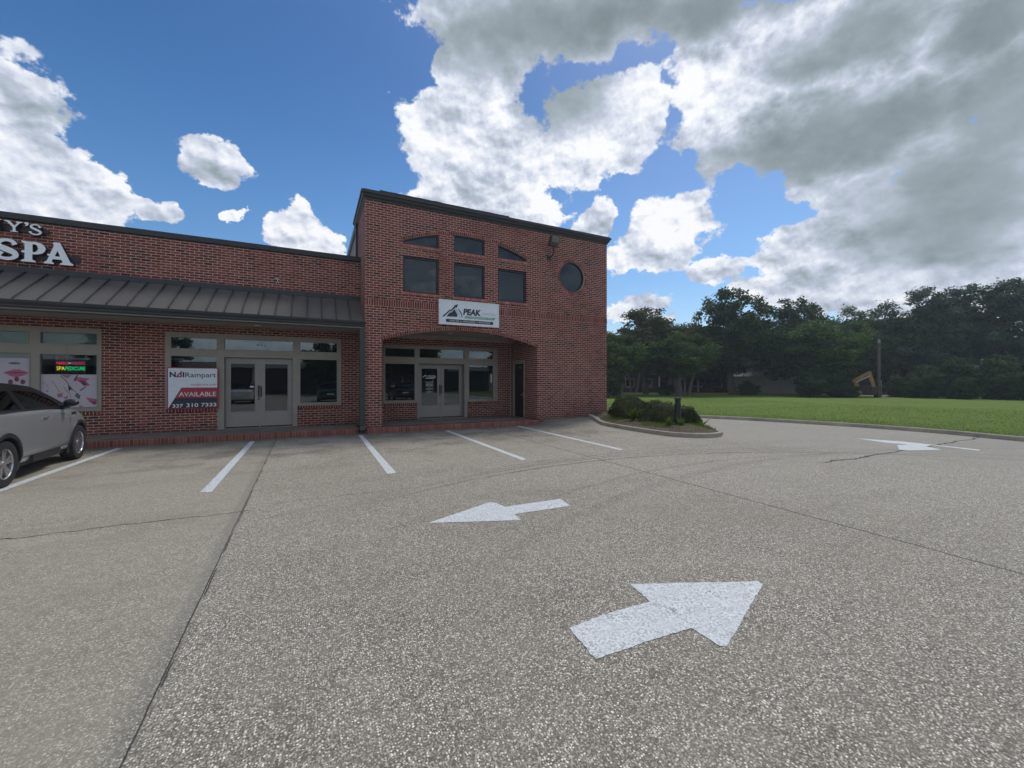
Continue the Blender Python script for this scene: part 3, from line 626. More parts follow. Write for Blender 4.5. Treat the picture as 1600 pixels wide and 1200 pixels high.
# roof edge moulding
def cornice(path, prof, name, m_, parent=B):
    mb = MB(); k = len(prof); n = len(path); vs = []
    for i, p in enumerate(path):
        p = Vector(p); d0 = (p - Vector(path[i - 1])).normalized() if i else None
        d1 = (Vector(path[i + 1]) - p).normalized() if i < n - 1 else None
        ns = [Vector((q.y, -q.x, 0)) for q in (d0, d1) if q is not None]
        nn = sum(ns, Vector((0, 0, 0))).normalized(); sc_ = 1 / max(0.3, nn.dot(ns[0]))
        vs += [p + nn * u * sc_ + Vector((0, 0, v)) for u, v in prof]
    fs = [(i * k + j, (i + 1) * k + j, (i + 1) * k + (j + 1) % k, i * k + (j + 1) % k) for i in range(n - 1) for j in range(k)]
    fs += [tuple(range(k)), tuple((n - 1) * k + j for j in reversed(range(k)))]
    mb.add(vs, fs); return mb.build(name, m_, parent, fix=True)
prof = [(-0.10, 0.0), (0.02, 0.0), (0.03, 0.05), (0.085, 0.10), (0.10, 0.16), (0.135, 0.18), (0.14, 0.25), (0.09, 0.262), (0.085, 0.30), (-0.10, 0.335)]
cornice([(XL, 16.4, ZT), (XL, YF, ZT), (XR, YF, ZT), (XR, 24.0, ZT)], prof, 'tower_roof_edge', M['bronze'])
prof2 = [(-0.10, 0.0), (0.02, 0.0), (0.06, 0.06), (0.07, 0.2), (-0.10, 0.22)]
cornice([(XL, 24.0, ZT), (XL, 16.41, ZT)], prof2, 'side_gutter', M['bronze'])
mb = MB(); mb.box(XL - 0.09, XL - 0.012, 15.74, 15.84, 5.9, ZT + 0.02); mb.build('rear_downspout', M['black'], B)
# thin ragged strip of lifted roofing felt on the front edge
top_ = []
x = 1.9
while x < 6.6: top_.append((x, ZT + 0.334 + rnd.uniform(0.002, 0.022) * (1 if x < 4.2 else .4))); x += rnd.uniform(0.08, 0.3)
mb = MB(); mb.plate([(1.9, ZT + 0.315), (top_[-1][0], ZT + 0.315)] + list(reversed(top_)), [], XZ(YF - 0.07), 0.06); mb.build('roofing_felt', M['black'], B)

# window units of the tower
def inset(poly, dd):
    n = len(poly); out = []
    P_ = [Vector(p) for p in poly]; area = sum(P_[i].x * P_[(i + 1) % n].y - P_[(i + 1) % n].x * P_[i].y for i in range(n)); sgn = 1 if area > 0 else -1
    for i in range(n):
        a, p, c = P_[i - 1], P_[i], P_[(i + 1) % n]
        u = (p - a).normalized(); v = (c - p).normalized()
        n1 = Vector((-u.y, u.x)) * sgn; n2 = Vector((-v.y, v.x)) * sgn; nn = n1 + n2
        if nn.length < 1e-4: nn = n1.copy()
        nn.normalize(); k = min(2.2, 1 / max(0.3, nn.dot(n1))); out.append(tuple(p + nn * dd * k))
    return out
def tower_window(poly, fw=0.065, label=None):
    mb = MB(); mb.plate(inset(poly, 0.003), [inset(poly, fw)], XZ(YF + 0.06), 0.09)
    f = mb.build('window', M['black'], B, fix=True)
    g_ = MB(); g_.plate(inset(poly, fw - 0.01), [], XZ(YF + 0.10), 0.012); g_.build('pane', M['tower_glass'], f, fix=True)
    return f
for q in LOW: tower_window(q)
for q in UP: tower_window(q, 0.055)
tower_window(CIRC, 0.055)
# rooms behind the glass
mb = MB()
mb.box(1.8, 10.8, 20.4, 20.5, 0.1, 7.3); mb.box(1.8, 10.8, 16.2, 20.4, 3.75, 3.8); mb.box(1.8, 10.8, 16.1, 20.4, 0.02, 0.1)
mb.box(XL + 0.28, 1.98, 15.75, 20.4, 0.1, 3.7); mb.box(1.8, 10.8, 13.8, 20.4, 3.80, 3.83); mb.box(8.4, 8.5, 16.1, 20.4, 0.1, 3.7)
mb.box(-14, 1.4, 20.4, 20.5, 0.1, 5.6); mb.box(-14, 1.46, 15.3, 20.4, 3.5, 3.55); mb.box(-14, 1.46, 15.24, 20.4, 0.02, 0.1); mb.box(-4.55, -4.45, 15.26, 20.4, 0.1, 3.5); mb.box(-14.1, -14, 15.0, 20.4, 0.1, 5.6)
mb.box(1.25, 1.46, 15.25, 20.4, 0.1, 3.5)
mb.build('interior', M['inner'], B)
# ---- porch
mb = MB(); YB = 15.65
F943 = [(2.33, 0.82), (3.60, 0.82), (3.60, 0.176), (5.66, 0.176), (5.66, 0.82), (7.02, 0.82), (7.02, 3.04), (2.33, 3.04)]
mb.plate(rect(1.75, 7.72, 0.171, 3.46), [F943], XZ(YB), 0.25)
def YZ(x): return lambda u, v, w_: Vector((x + w_, u, v))
mb.plate([(YF + 0.285, 0.172), (YB - 0.002, 0.172), (YB - 0.002, 3.455), (YF + 0.285, 3.455)], [rect(14.58, 15.52, 0.18, 2.42)], YZ(7.72), 0.25)
mb.build('porch_wall', M['brick'], B)
mb = MB(); mb.box(XL + 0.285, 7.715, YF + 0.285, YB + 0.25, 3.46, 3.52); mb.build('porch_ceiling', M['soffit'], B)
mb = MB(); mb.box(1.76, 7.715, YB - 0.035, YB - 0.003, 3.31, 3.458); mb.build('ceiling_trim', M['frame'], B)
mb = MB(); mb.tube([(7.60, YB - 0.05, 0.18), (7.60, YB - 0.05, 3.30)], 0.022, 8); mb.build('conduit', M['frame'], B, smooth=True)
mb = MB(); mb.tube([(4.6, 14.6, 3.445), (4.6, 14.6, 3.459)], 0.09, 20); mb.build('porch_lamp', M['vinyl'], B, smooth=True)
mb = MB()
for x0, x1, ya, za_ in ((2.33, 3.58, YB, .816), (5.68, 7.02, YB, .816), (-3.87, -2.62, 14.95, .842), (-0.47, 0.85, 14.95, .842), (-6.53, -5.23, 14.95, .822)):
    mb = MB(); mb.box(x0, x1, ya - 0.03, ya + 0.05, za_ - 0.09, za_); mb.build('storefront_sill', M['soldier'], B)

# ---- storefront builder
def storefront(Y, outer, panes, door_hole, leaves, recess, gl=None, name='storefront'):
    mb = MB(); holes = [rect(*q) for q in panes] + ([rect(*door_hole)] if door_hole else [])
    mb.plate(inset(outer, 0.003), holes, XZ(Y - 0.02), 0.11)
    for q in panes:      # raised glazing bead round every pane
        a = rect(q[0] - 0.022, q[1] + 0.022, q[2] - 0.022, q[3] + 0.022); mb.plate(a, [rect(q[0] - .002, q[1] + .002, q[2] - .002, q[3] + .002)], XZ(Y - 0.031), 0.010)
    f = mb.build(name, M['frame'], B, fix=True)
    for q in panes:
        g_ = MB(); g_.box(q[0] - 0.004, q[1] + 0.004, Y + 0.03, Y + 0.038, q[2] - 0.004, q[3] + 0.004); g_.build('pane', gl or M['glass'], f)
    if door_hole:
        x0, x1, z0, z1 = door_hole; mb = MB()
        for a, c in ((x0 - 0.06, x0), (x1, x1 + 0.06)): mb.box(a, c, Y + 0.0905, Y + recess + 0.12, z0, z1 + 0.06)
        mb.box(x0, x1, Y + 0.0905, Y + recess + 0.12, z1, z1 + 0.06); mb.box(x0, x1, Y - 0.01, Y + recess + 0.1, z0 - 0.02, z0 + 0.004)
        mb.build('door_jamb', M['frame'], f, fix=True)
        yd = Y + recess
        for a, c, g0, g1 in leaves:
            mb = MB(); mb.plate(rect(a, c, z0 + 0.012, z1 - 0.01), [rect(g0, g1, 0.70, z1 - 0.19)], XZ(yd), 0.05)
            mb.plate(rect(g0 - 0.02, g1 + 0.02, 0.68, z1 - 0.17), [rect(g0 - .001, g1 + .001, 0.70, z1 - 0.19)], XZ(yd - 0.009), 0.008)
            dr = mb.build('door', M['door'], B, fix=True)
            g_ = MB(); g_.box(g0 - 0.004, g1 + 0.004, yd + 0.02, yd + 0.028, 0.696, z1 - 0.186); g_.build('pane', gl or M['glass'], dr)
            h = MB()
            if a < (x0 + x1) / 2 - 0.1:
                h.box(c - 0.055, c - 0.012, yd - 0.016, yd - 0.001, 1.15, 1.52); h.box(c - 0.047, c - 0.02, yd - 0.055, yd - 0.035, 1.22, 1.46)
                h.box(c - 0.047, c - 0.02, yd - 0.036, yd - 0.016, 1.42, 1.45); h.box(c - 0.047, c - 0.02, yd - 0.036, yd - 0.016, 1.23, 1.26); h.tube([(c - 0.033, yd - 0.02, 1.09), (c - 0.033, yd, 1.09)], 0.028, 12)
            else:
                h.box(a + 0.012, a + 0.05, yd - 0.014, yd - 0.001, 1.15, 1.5)
            h.build('handle', M['black'], dr, bevel=0.003)
            s_ = MB(); s_.box(a + 0.02, c - 0.02, yd - 0.006, yd - 0.0005, z0 + 0.02, z0 + 0.05); s_.build('door_sweep', M['black'], dr)
    return f
k_ = 1 + 0.26 / 15.65
storefront(YB, F943, [(2.41, 3.50, 2.59, 2.90), (3.70, 5.52, 2.58, 2.92), (5.73, 6.80, 2.60, 2.90), (2.41, 3.50, 0.93, 2.32), (5.73, 6.80, 0.92, 2.32)],
           (3.68, 5.53, 0.185, 2.35), [(3.69, 4.60, 3.83, 4.46), (4.61, 5.52, 4.74, 5.37)], 0.22)
O941 = [(-3.87, 0.85), (-2.62, 0.85), (-2.62, 0.176), (-0.47, 0.176), (-0.47, 0.85), (0.85, 0.85), (0.85, 3.10), (-3.87, 3.10)]
storefront(14.95, O941, [(-3.73, -2.64, 2.62, 2.94), (-2.44, -0.61, 2.63, 2.94), (-0.39, 0.71, 2.63, 2.94), (-3.73, -2.64, 0.96, 2.39), (-0.39, 0.71, 0.95, 2.37)],
           (-2.45, -0.61, 0.185, 2.39), [(-2.44, -1.532, -2.30, -1.67), (-1.528, -0.62, -1.39, -0.76)], 0.10)
OSPA = [(-10.0, 0.176), (-6.56, 0.176), (-6.56, 0.83), (-5.23, 0.83), (-5.23, 3.09), (-10.0, 3.09)]
storefront(14.95, OSPA, [(-8.60, -6.66, 2.63, 2.93), (-6.42, -5.33, 2.65, 2.94), (-9.9, -8.8, 2.63, 2.93), (-6.43, -5.33, 0.94, 2.36), (-8.60, -6.63, 0.94, 2.38), (-9.9, -8.8, 0.94, 2.38)],
           None, [], 0.1, M['clear_glass'])
# blinds and curtains in the nail shop
mb = MB(); mb.box(-8.7, -6.62, 15.02, 15.05, 2.58, 2.97); mb.box(-6.42, -5.30, 15.02, 15.05, 2.60, 2.93)
mb.build('transom_blind', M['blind'], B)
mb = MB()
for i in range(14): mb.tube([(-6.28 + i * 0.018, 15.3 + 0.02 * math.sin(i * 2.1), 0.9), (-6.28 + i * 0.018, 15.3 + 0.02 * math.sin(i * 2.1), 2.5)], 0.018, 6, False)
for i in range(10): mb.tube([(-5.50 + i * 0.016, 15.3 + 0.02 * math.sin(i * 1.7), 0.9), (-5.50 + i * 0.016, 15.3 + 0.02 * math.sin(i * 1.7), 2.5)], 0.015, 6, False)
mb.build('curtain', M['curtain'], B, smooth=True)
mb = MB(); mb.box(-8.62, -6.61, 15.02, 15.04, 2.25, 2.40); mb.build('window_shade', M['frame'], B)
# side door in the porch
mb = MB(); mb.plate([(14.50, 0.176), (15.60, 0.176), (15.60, 2.52), (14.50, 2.52)], [rect(14.60, 15.50, 0.18, 2.39)], YZ(7.70), 0.12)
sdf = mb.build('side_door_frame', M['frame'], B, fix=True)
mb = MB(); mb.box(7.76, 7.80, 14.61, 15.49, 0.185, 2.38); sdr = mb.build('door', simple('dark_door', (0.012, 0.011, 0.011), 0.35), B)
mb = MB(); mb.box(7.752, 7.7595, 14.70, 14.75, 1.0, 1.2); mb.tube([(7.755, 14.725, 1.1), (7.70, 14.725, 1.1), (7.70, 14.85, 1.1)], 0.012, 8); mb.build('handle', M['alu'], sdr)

# ---- left wing
mb = MB()
mb.plate(rect(-30, XL - 0.002, 0.0, 5.80), [O941, OSPA], XZ(14.95), 0.25)
mb.build('wing_wall', M['brick'], B)
mb = MB(); mb.box(-30, XL - 0.003, 15.2, 24, 5.5, 5.6); mb.build('wing_roof', M['black'], B)
cornice([(-30, 14.95, 5.79), (XL - 0.004, 14.95, 5.79)], [(-0.3, 0.0), (0.02, 0.0), (0.05, 0.03), (0.06, 0.15), (0.045, 0.18), (-0.3, 0.185)], 'parapet_cap', M['bronze'])
# canopy
YE, ZE, ZB = 13.52, 3.55, 4.46
mb = MB(); mb.add([(-30, YE, ZE), (XL - 0.005, YE, ZE), (XL - 0.005, 14.946, ZB), (-30, 14.946, ZB), (-30, YE, ZE - 0.03), (XL - 0.005, YE, ZE - 0.03), (XL - 0.005, 14.946, ZB - 0.03), (-30, 14.946, ZB - 0.03)],
       [(0, 1, 2, 3), (7, 6, 5, 4), (0, 4, 5, 1), (1, 5, 6, 2), (2, 6, 7, 3), (3, 7, 4, 0)])
can = mb.build('canopy_roof', M['roof'], B)
mb = MB(); sl_ = (ZB - ZE) / (14.946 - YE)
x = 1.037
while x > -20:
    for a, c, h in ((x - 0.009, x + 0.009, 0.060),):
        mb.add([(a, YE + 0.01, ZE + 0.006), (c, YE + 0.01, ZE + 0.006), (c, 14.93, ZB - 0.004), (a, 14.93, ZB - 0.004), (a, YE + 0.01, ZE + h), (c, YE + 0.01, ZE + h), (c, 14.93, ZB + h - 0.01), (a, 14.93, ZB + h - 0.01)],
               [(0, 1, 2, 3), (7, 6, 5, 4), (0, 4, 5, 1), (1, 5, 6, 2), (2, 6, 7, 3), (3, 7, 4, 0)])
    x -= 0.4065
mb.build('roof_seam', M['shaded_seam'], can, fix=True)
mb = MB(); mb.box(-30, XL - 0.006, 14.90, 14.947, 4.40, 4.60); mb.build('roof_flashing', M['bronze'], can)
cornice([(-30, YE - 0.005, 3.36), (XL - 0.012, YE - 0.005, 3.36)], [(-0.002, 0.0), (0.035, 0.0), (0.05, 0.03), (0.052, 0.07), (0.085, 0.12), (0.092, 0.17), (0.085, 0.185), (0.072, 0.17), (0.06, 0.12), (-0.002, 0.1)], 'gutter', M['bronze'])
mb = MB(); mb.box(-30, XL - 0.01, YE - 0.003, 14.945, 3.33, 3.362); mb.build('soffit', M['soffit'], B)
mb = MB(); mb.box(-30, XL - 0.011, YE - 0.02, YE + 0.1, 3.30, 3.328); mb.build('fascia', M['black'], B)
mb = MB(); mb.tube([(-1.52, 14.3, 3.315), (-1.52, 14.3, 3.329)], 0.085, 20); mb.build('soffit_lamp', M['vinyl'], B, smooth=True)
# downspout
mb = MB(); mb.box(1.295, 1.452, 13.41, 13.515, 0.26, 3.30)
mb.add([(1.30, 13.33, 0.12), (1.448, 13.33, 0.12), (1.448, 13.40, 0.26), (1.30, 13.40, 0.26), (1.30, 13.44, 0.1), (1.448, 13.44, 0.1), (1.448, 13.51, 0.255), (1.30, 13.51, 0.255)],
       [(0, 1, 2, 3), (7, 6, 5, 4), (0, 4, 5, 1), (1, 5, 6, 2), (2, 6, 7, 3), (3, 7, 4, 0)])
for z in (0.9, 2.3): mb.box(1.285, 1.462, 13.405, 13.52, z, z + 0.035)
mb.build('downspout', simple('dark_green_metal', (0.042, 0.052, 0.046), 0.45, 0.1, dirt=0.4), B, bevel=0.01)

# ================================================================ WRITING
def text_mesh(txt, font_offset=0.0, spacing=1.0):
    cu = bpy.data.curves.new('t', 'FONT'); cu.body = txt; cu.offset = font_offset; cu.space_character = spacing; cu.resolution_u = 3
    ob = bpy.data.objects.new('t', cu); C.objects.link(ob); bpy.context.view_layer.update()
    me = bpy.data.meshes.new_from_object(ob.evaluated_get(bpy.context.evaluated_depsgraph_get()))
    v = [tuple(q.co) for q in me.vertices]; f = [tuple(p.vertices) for p in me.polygons]
    bpy.data.objects.remove(ob); bpy.data.curves.remove(cu); bpy.data.meshes.remove(me); return v, f
def text_on(mb, txt, x0, x1, z0, z1, y, bold=0.0, shear=0.0, spacing=1.0, swap=None):
    v, f = text_mesh(txt, bold, spacing)
    a0 = min(q[0] for q in v); a1 = max(q[0] for q in v); b0 = min(q[1] for q in v); b1 = max(q[1] for q in v)
    out = []
    for q in v:
        t = (q[1] - b0) / (b1 - b0); X = x0 + (x1 - x0) * (q[0] - a0) / (a1 - a0) + shear * t; Z = z0 + (z1 - z0) * t
        out.append((X, y, Z) if swap is None else (swap, y - (X - x0), Z))
    mb.add(out, f); return mb
def flat(mb, poly, y, t=0.001): mb.plate(poly, [], XZ(y), t); return mb

def stroke(pts, w_, n=5):
    """ribbon outline from a centre line with a width at each point"""
    P_ = [Vector((p[0], p[1])) for p in pts]; W = w_ if isinstance(w_, list) else [w_] * len(P_); cc = []; ww = []
    for i in range(len(P_) - 1):
        p0, p1, p2, p3 = P_[max(i - 1, 0)], P_[i], P_[i + 1], P_[min(i + 2, len(P_) - 1)]
        for k in range(n):
            t = k / n; cc.append(0.5 * ((2 * p1) + (p2 - p0) * t + (2 * p0 - 5 * p1 + 4 * p2 - p3) * t * t + (3 * p1 - p0 - 3 * p2 + p3) * t ** 3)); ww.append(W[i] + (W[i + 1] - W[i]) * t)
    cc.append(P_[-1]); ww.append(W[-1]); L = []; Rr = []
    for i, c in enumerate(cc):
        t = (cc[min(i + 1, len(cc) - 1)] - cc[max(i - 1, 0)]).normalized(); nn = Vector((-t.y, t.x))
        L.append(tuple(c + nn * ww[i] / 2)); Rr.append(tuple(c - nn * ww[i] / 2))
    return L + list(reversed(Rr))
# ---- channel letters over the canopy (unit shapes: x 0..w, z 0..1)
GL = {
 'P': ([(0.0, 0.0), (0.55, 0.0), (0.54, 0.06), (0.42, 0.12), (0.42, 0.38), (0.62, 0.40), (0.80, 0.47), (0.90, 0.60), (0.92, 0.72), (0.86, 0.86), (0.72, 0.96), (0.52, 1.0), (0.30, 0.98), (0.02, 1.0), (0.03, 0.93), (0.14, 0.88), (0.14, 0.54), (0.03, 0.52), (0.02, 0.47), (0.06, 0.43), (0.14, 0.43), (0.13, 0.12), (0.01, 0.06)],
       [[(0.43, 0.49), (0.53, 0.50), (0.61, 0.58), (0.635, 0.70), (0.60, 0.82), (0.53, 0.88), (0.43, 0.87)]], 0.95),
 'A': ([(0.0, 0.0), (0.36, 0.0), (0.37, 0.05), (0.28, 0.11), (0.33, 0.22), (0.64, 0.22), (0.70, 0.11), (0.60, 0.06), (0.59, 0.0), (1.08, 0.0), (1.10, 0.06), (0.98, 0.14), (0.60, 0.98), (0.40, 1.0), (0.32, 0.95), (0.38, 0.86), (0.22, 0.44), (0.13, 0.45), (0.12, 0.39), (0.19, 0.34), (0.10, 0.12), (0.0, 0.06)],
       [[(0.40, 0.36), (0.60, 0.36), (0.50, 0.62)]], 1.12),
 'S': (stroke([(0.76, 0.74), (0.66, 0.90), (0.42, 0.93), (0.20, 0.80), (0.24, 0.62), (0.48, 0.50), (0.72, 0.38), (0.78, 0.22), (0.60, 0.08), (0.34, 0.08), (0.16, 0.20), (0.24, 0.32), (0.34, 0.27)], [0.20, 0.15, 0.13, 0.20, 0.24, 0.27, 0.24, 0.20, 0.15, 0.14, 0.16, 0.15, 0.17], 4), [], 0.9),
 's': (stroke([(0.74, 0.70), (0.64, 0.90), (0.42, 0.94), (0.22, 0.82), (0.26, 0.64), (0.50, 0.50), (0.72, 0.36), (0.76, 0.20), (0.58, 0.06), (0.34, 0.06), (0.18, 0.16), (0.16, 0.28)], [0.15, 0.11, 0.10, 0.14, 0.18, 0.19, 0.17, 0.14, 0.11, 0.11, 0.13, 0.17], 4), [], 0.9),
 'Y': ([(0.32, 0.0), (0.76, 0.0), (0.76, 0.05), (0.62, 0.10), (0.62, 0.44), (0.86, 0.84), (1.0, 0.90), (1.0, 0.97), (0.66, 0.97), (0.62, 0.90), (0.72, 0.84), (0.56, 0.56), (0.38, 0.82), (0.30, 0.96), (0.12, 1.0), (0.0, 0.95), (0.0, 0.89), (0.12, 0.88), (0.22, 0.74), (0.46, 0.42), (0.46, 0.10), (0.32, 0.05)], [], 1.0),
 'N': ([(0.0, 0.0), (0.32, 0.0), (0.32, 0.06), (0.22, 0.10), (0.22, 0.70), (0.72, 0.0), (0.86, 0.0), (0.86, 0.90), (0.96, 0.94), (0.96, 1.0), (0.64, 1.0), (0.64, 0.94), (0.74, 0.90), (0.74, 0.30), (0.26, 1.0), (0.0, 1.0), (0.0, 0.94), (0.10, 0.90), (0.10, 0.10), (0.0, 0.06)], [], 1.0),
 "'": ([(0.10, 0.62), (0.34, 0.72), (0.42, 0.88), (0.34, 1.0), (0.16, 1.0), (0.06, 0.90), (0.14, 0.80), (0.22, 0.80), (0.18, 0.70)], [], 0.5),
}
sg = thing('channel_letter_sign', "white serif channel letters reading NY'S and SPA on the brick parapet above the canopy", 'sign', (-6.8, 14.95, 4.7))
mb = MB(); mb.box(-12, -6.26, 14.905, 14.948, 5.50, 5.62); mb.box(-12, -5.66, 14.905, 14.948, 4.84, 4.99)
mb.build('letter_shadow_bar', M['black'], sg)  # black bars stand in for the letters' shadow on the brick
def letter(ch, x0, z0, w_, h, y=14.80):
    outl, holes, uw = GL[ch]; fx = lambda p: (x0 + p[0] / uw * w_, z0 + p[1] * h)
    mb = MB(); mb.plate([fx(p) for p in outl], [[fx(p) for p in q] for q in holes], XZ(y), 0.11)
    o = mb.build('letter', M['black'], sg, fix=True)
    mb = MB(); mb.plate([fx(p) for p in outl], [[fx(p) for p in q] for q in holes], XZ(y - 0.004), 0.0035); f = mb.build('letter_face', M['letter'], o, fix=True)
for ch, x0, z0, w_, h in (('P', -6.72, 4.72, 0.47, 0.53), ('A', -6.30, 4.72, 0.57, 0.58), ('S', -7.22, 4.72, 0.47, 0.54), ('Y', -7.01, 5.45, 0.32, 0.28), ("'", -6.675, 5.45, 0.12, 0.28), ('s', -6.60, 5.43, 0.28, 0.28), ('N', -7.36, 5.45, 0.31, 0.28), ('N', -7.72, 5.45, 0.31, 0.28)):
    letter(ch, x0, z0, w_, h)

# ---- chiropractic sign
ps = thing('clinic_sign', 'white wall sign with mountain logo reading PEAK above a green band, over the porch arch', 'sign', (4.95, 13.45, 3.6))
y = 13.42
mb = MB(); mb.box(3.835, 6.065, y, 13.496, 3.615, 4.455); mb.build('panel', M['white'], ps, bevel=0.006)
mb = MB(); mb.plate(rect(3.825, 6.075, 3.605, 4.465), [rect(3.86, 6.04, 3.64, 4.43)], XZ(y - 0.008), 0.02); mb.build('border', M['vinyl'], ps, fix=True)
def sx(px): return 3.84 + (px - 95) / (1445 - 95) * 2.22
def sp(px, py):       # zoomed sign pixels to wall metres (the sign edge drops as it recedes)
    t = (px - 95) / 1350.0; top = 105 + t * 130; bot = 655 + t * 95
    s_ = 1.0 / (1.0 + 0.07 * t * 0 ); return (sx(px), 3.615 + 0.84 * (bot - py) / (bot - top))
yy = y - 0.0035
mb = MB()
flat(mb, [sp(*p) for p in ((150, 497), (310, 350), (335, 335), (338, 355), (420, 268), (415, 250), (500, 218), (480, 300), (455, 290), (345, 385), (330, 370), (200, 495))], yy)
flat(mb, [sp(*p) for p in ((248, 492), (320, 405), (345, 410), (430, 330), (450, 385), (492, 455), (480, 505))], yy)
flat(mb, [sp(*p) for p in ((500, 310), (540, 360), (590, 430), (600, 520), (585, 520), (570, 440), (520, 370))], yy)
mb.build('mountain_logo', M['navy'], ps)
mb = MB(); flat(mb, [sp(*p) for p in ((455, 300), (470, 330), (500, 400), (540, 450), (545, 520), (530, 520), (525, 460), (480, 410), (445, 340))], yy); mb.build('logo_path', M['teal'], ps)
x0, z0 = sp(615, 470); x1, z1 = sp(1030, 360)
mb = MB(); text_on(mb, 'PEAK', x0, x1 - 0.02, 3.975, 4.20, yy, 0.05, 0.03); mb.build('lettering', M['navy'], ps)
mb = MB(); text_on(mb, 'EXPRESSION', x1 + 0.01, sx(1375), 4.02, 4.10, yy, 0.0, 0.01); mb.build('lettering', M['teal'], ps)
za = 3.86
mb = MB(); flat(mb, [(sx(640), za), (sx(1330), za), (sx(1370), za + 0.085), (sx(680), za + 0.085)], yy); mb.build('green_band', M['green'], ps)
mb = MB(); text_on(mb, 'CHIROPRACTIC', sx(700), sx(1310), za + 0.014, za + 0.071, yy - 0.002, 0.012, 0, 1.1); mb.build('lettering', M['vinyl'], ps)
mb = MB(); flat(mb, inset(rect(sx(238), sx(1310), 3.695, 3.80), -0.0), yy); mb.build('navy_band', M['navy'], ps)
mb = MB()
for t_, a, c in (('HEALTH', 320, 515), ('WELLNESS', 610, 890), ('RECOVERY', 980, 1245)): text_on(mb, t_, sx(a), sx(c), 3.722, 3.773, yy - 0.002, 0.012, 0, 1.1)
for a, c in ((530, 590), (905, 960)): flat(mb, rect(sx(a), sx(c), 3.743, 3.751), yy - 0.002)
mb.build('lettering', M['vinyl'], ps)

# ---- real estate board
rs = thing('realty_sign', 'white and red board reading AVAILABLE with a phone number, left of the doors', 'sign', (-3.2, 14.88, 0.83))
y = 14.86; ax0, ax1, az0, az1 = -3.80, -2.585, 0.835, 2.055
mb = MB(); mb.box(ax0, ax1, y, y + 0.05, az0, az1); mb.build('panel', M['crimson'], rs)
def rp(px, py): return (ax0 + (px - 85) / (1160 - 85) * (ax1 - ax0), az0 + (1045 - py - (px - 85) * 0.0) / (1045 - 180) * (az1 - az0))
yy = y - 0.0012
mb = MB(); flat(mb, [rp(105, 1030), rp(105, 200), rp(1135, 200), rp(1135, 600), rp(375, 600)], yy, 0.001); mb.build('white_field', M['white'], rs)
mb = MB(); flat(mb, [rp(110, 1030), rp(245, 815), rp(1135, 815), rp(1135, 1030)], yy, 0.001); mb.build('navy_field', M['navy'], rs)
yy -= 0.0015
def rt(t_, a, c, lo, hi, mt, bold=0.0, name='lettering', sh=0.0):
    mb = MB(); X0, Z0 = rp(a, lo); X1, Z1 = rp(c, hi); text_on(mb, t_, X0, X1, Z0, Z1, yy, bold, sh); mb.build(name, mt, rs)
rt('N', 135, 262, 385, 275, M['navy'], 0.045); rt('I', 400, 435, 385, 275, M['navy'], 0.03)
mb = MB(); mb.plate([rp(250, 385), rp(385, 240), rp(385, 385)], [[rp(310, 362), rp(352, 362), rp(352, 318)]], XZ(yy), 0.001); mb.build('logo', M['magenta'], rs)
rt('Rampart', 455, 1110, 415, 285, M['navy'], 0.008); rt('rampartcre.com', 575, 1110, 572, 520, M['magenta'], 0.0)
rt('AVAILABLE', 322, 1108, 785, 692, M['vinyl'], 0.008); rt('337', 192, 412, 1015, 940, M['vinyl'], 0.02); rt('310', 478, 730, 1010, 925, M['vinyl'], 0.02); rt('7333', 788, 1118, 1005, 925, M['vinyl'], 0.02)

# ---- LED sign
ls = thing('open_sign', 'small lit red, yellow and green sign reading NAILS WAXING SPA PEDICURE in the window', 'lit sign', (-5.9, 15.1, 1.88))
mb = MB(); mb.box(-6.19, -5.59, 15.06, 15.10, 1.86, 2.22); mb.build('housing', M['black'], ls)
yy = 15.057
for t_, a, c, z0, z1, mt in (('NAILS', -6.165, -5.94, 2.095, 2.175, 'led_r'), ('WAXING', -5.885, -5.615, 2.095, 2.175, 'led_m'), ('SPA', -6.17, -6.01, 1.945, 2.045, 'led_y'), ('PEDICURE', -6.00, -5.61, 1.945, 2.045, 'led_g')):
    mb = MB(); text_on(mb, t_, a, c, z0, z1, yy, 0.0); mb.build('lettering', M[mt], ls)
mb = MB(); flat(mb, rect(-5.935, -5.895, 2.13, 2.145), yy); mb.build('dash', M['led_w'], ls)

# ---- window posters
pa = simple('poster_paper', (0.46, 0.45, 0.50), 0.5, 0, 0.05); pk = simple('poster_pink', (0.42, 0.10, 0.20), 0.5, 0, 0.3, 30); dkp = simple('poster_plum', (0.16, 0.03, 0.07), 0.5, 0, 0.3, 30); skin = simple('poster_skin', (0.50, 0.44, 0.46), 0.5, 0, 0.08, 20); ln = simple('poster_line', (0.12, 0.11, 0.13), 0.5)
po = thing('window_poster', 'pale poster of manicured hands and pink flowers across the lower nail shop window', 'poster', (-5.88, 15.0, 0.95))
mb = MB(); mb.box(-6.44, -5.335, 14.972, 14.977, 0.945, 1.83); mb.build('sheet', pa, po)
def pp(px, py): return (-6.44 + (px - 578) / (1392 - 578) * 1.105, 0.945 + (1072 - py) / (1072 - 605) * 0.885)
def pst(parent, name, m_, polys, yv):
    mb = MB()
    for q in polys: flat(mb, [pp(*p) for p in q], yv)
    return mb.build(name, m_, parent)
pst(po, 'hand', skin, [[(600, 640), (820, 620), (960, 720), (1010, 800), (960, 880), (985, 950), (930, 955), (870, 880), (850, 940), (800, 920), (700, 800), (620, 760)],
                       [(960, 690), (1150, 760), (1050, 900), (1130, 1000), (1150, 1070), (1020, 1070), (990, 960)], [(1140, 900), (1240, 930), (1300, 1065), (1180, 1068)]], 14.9705)
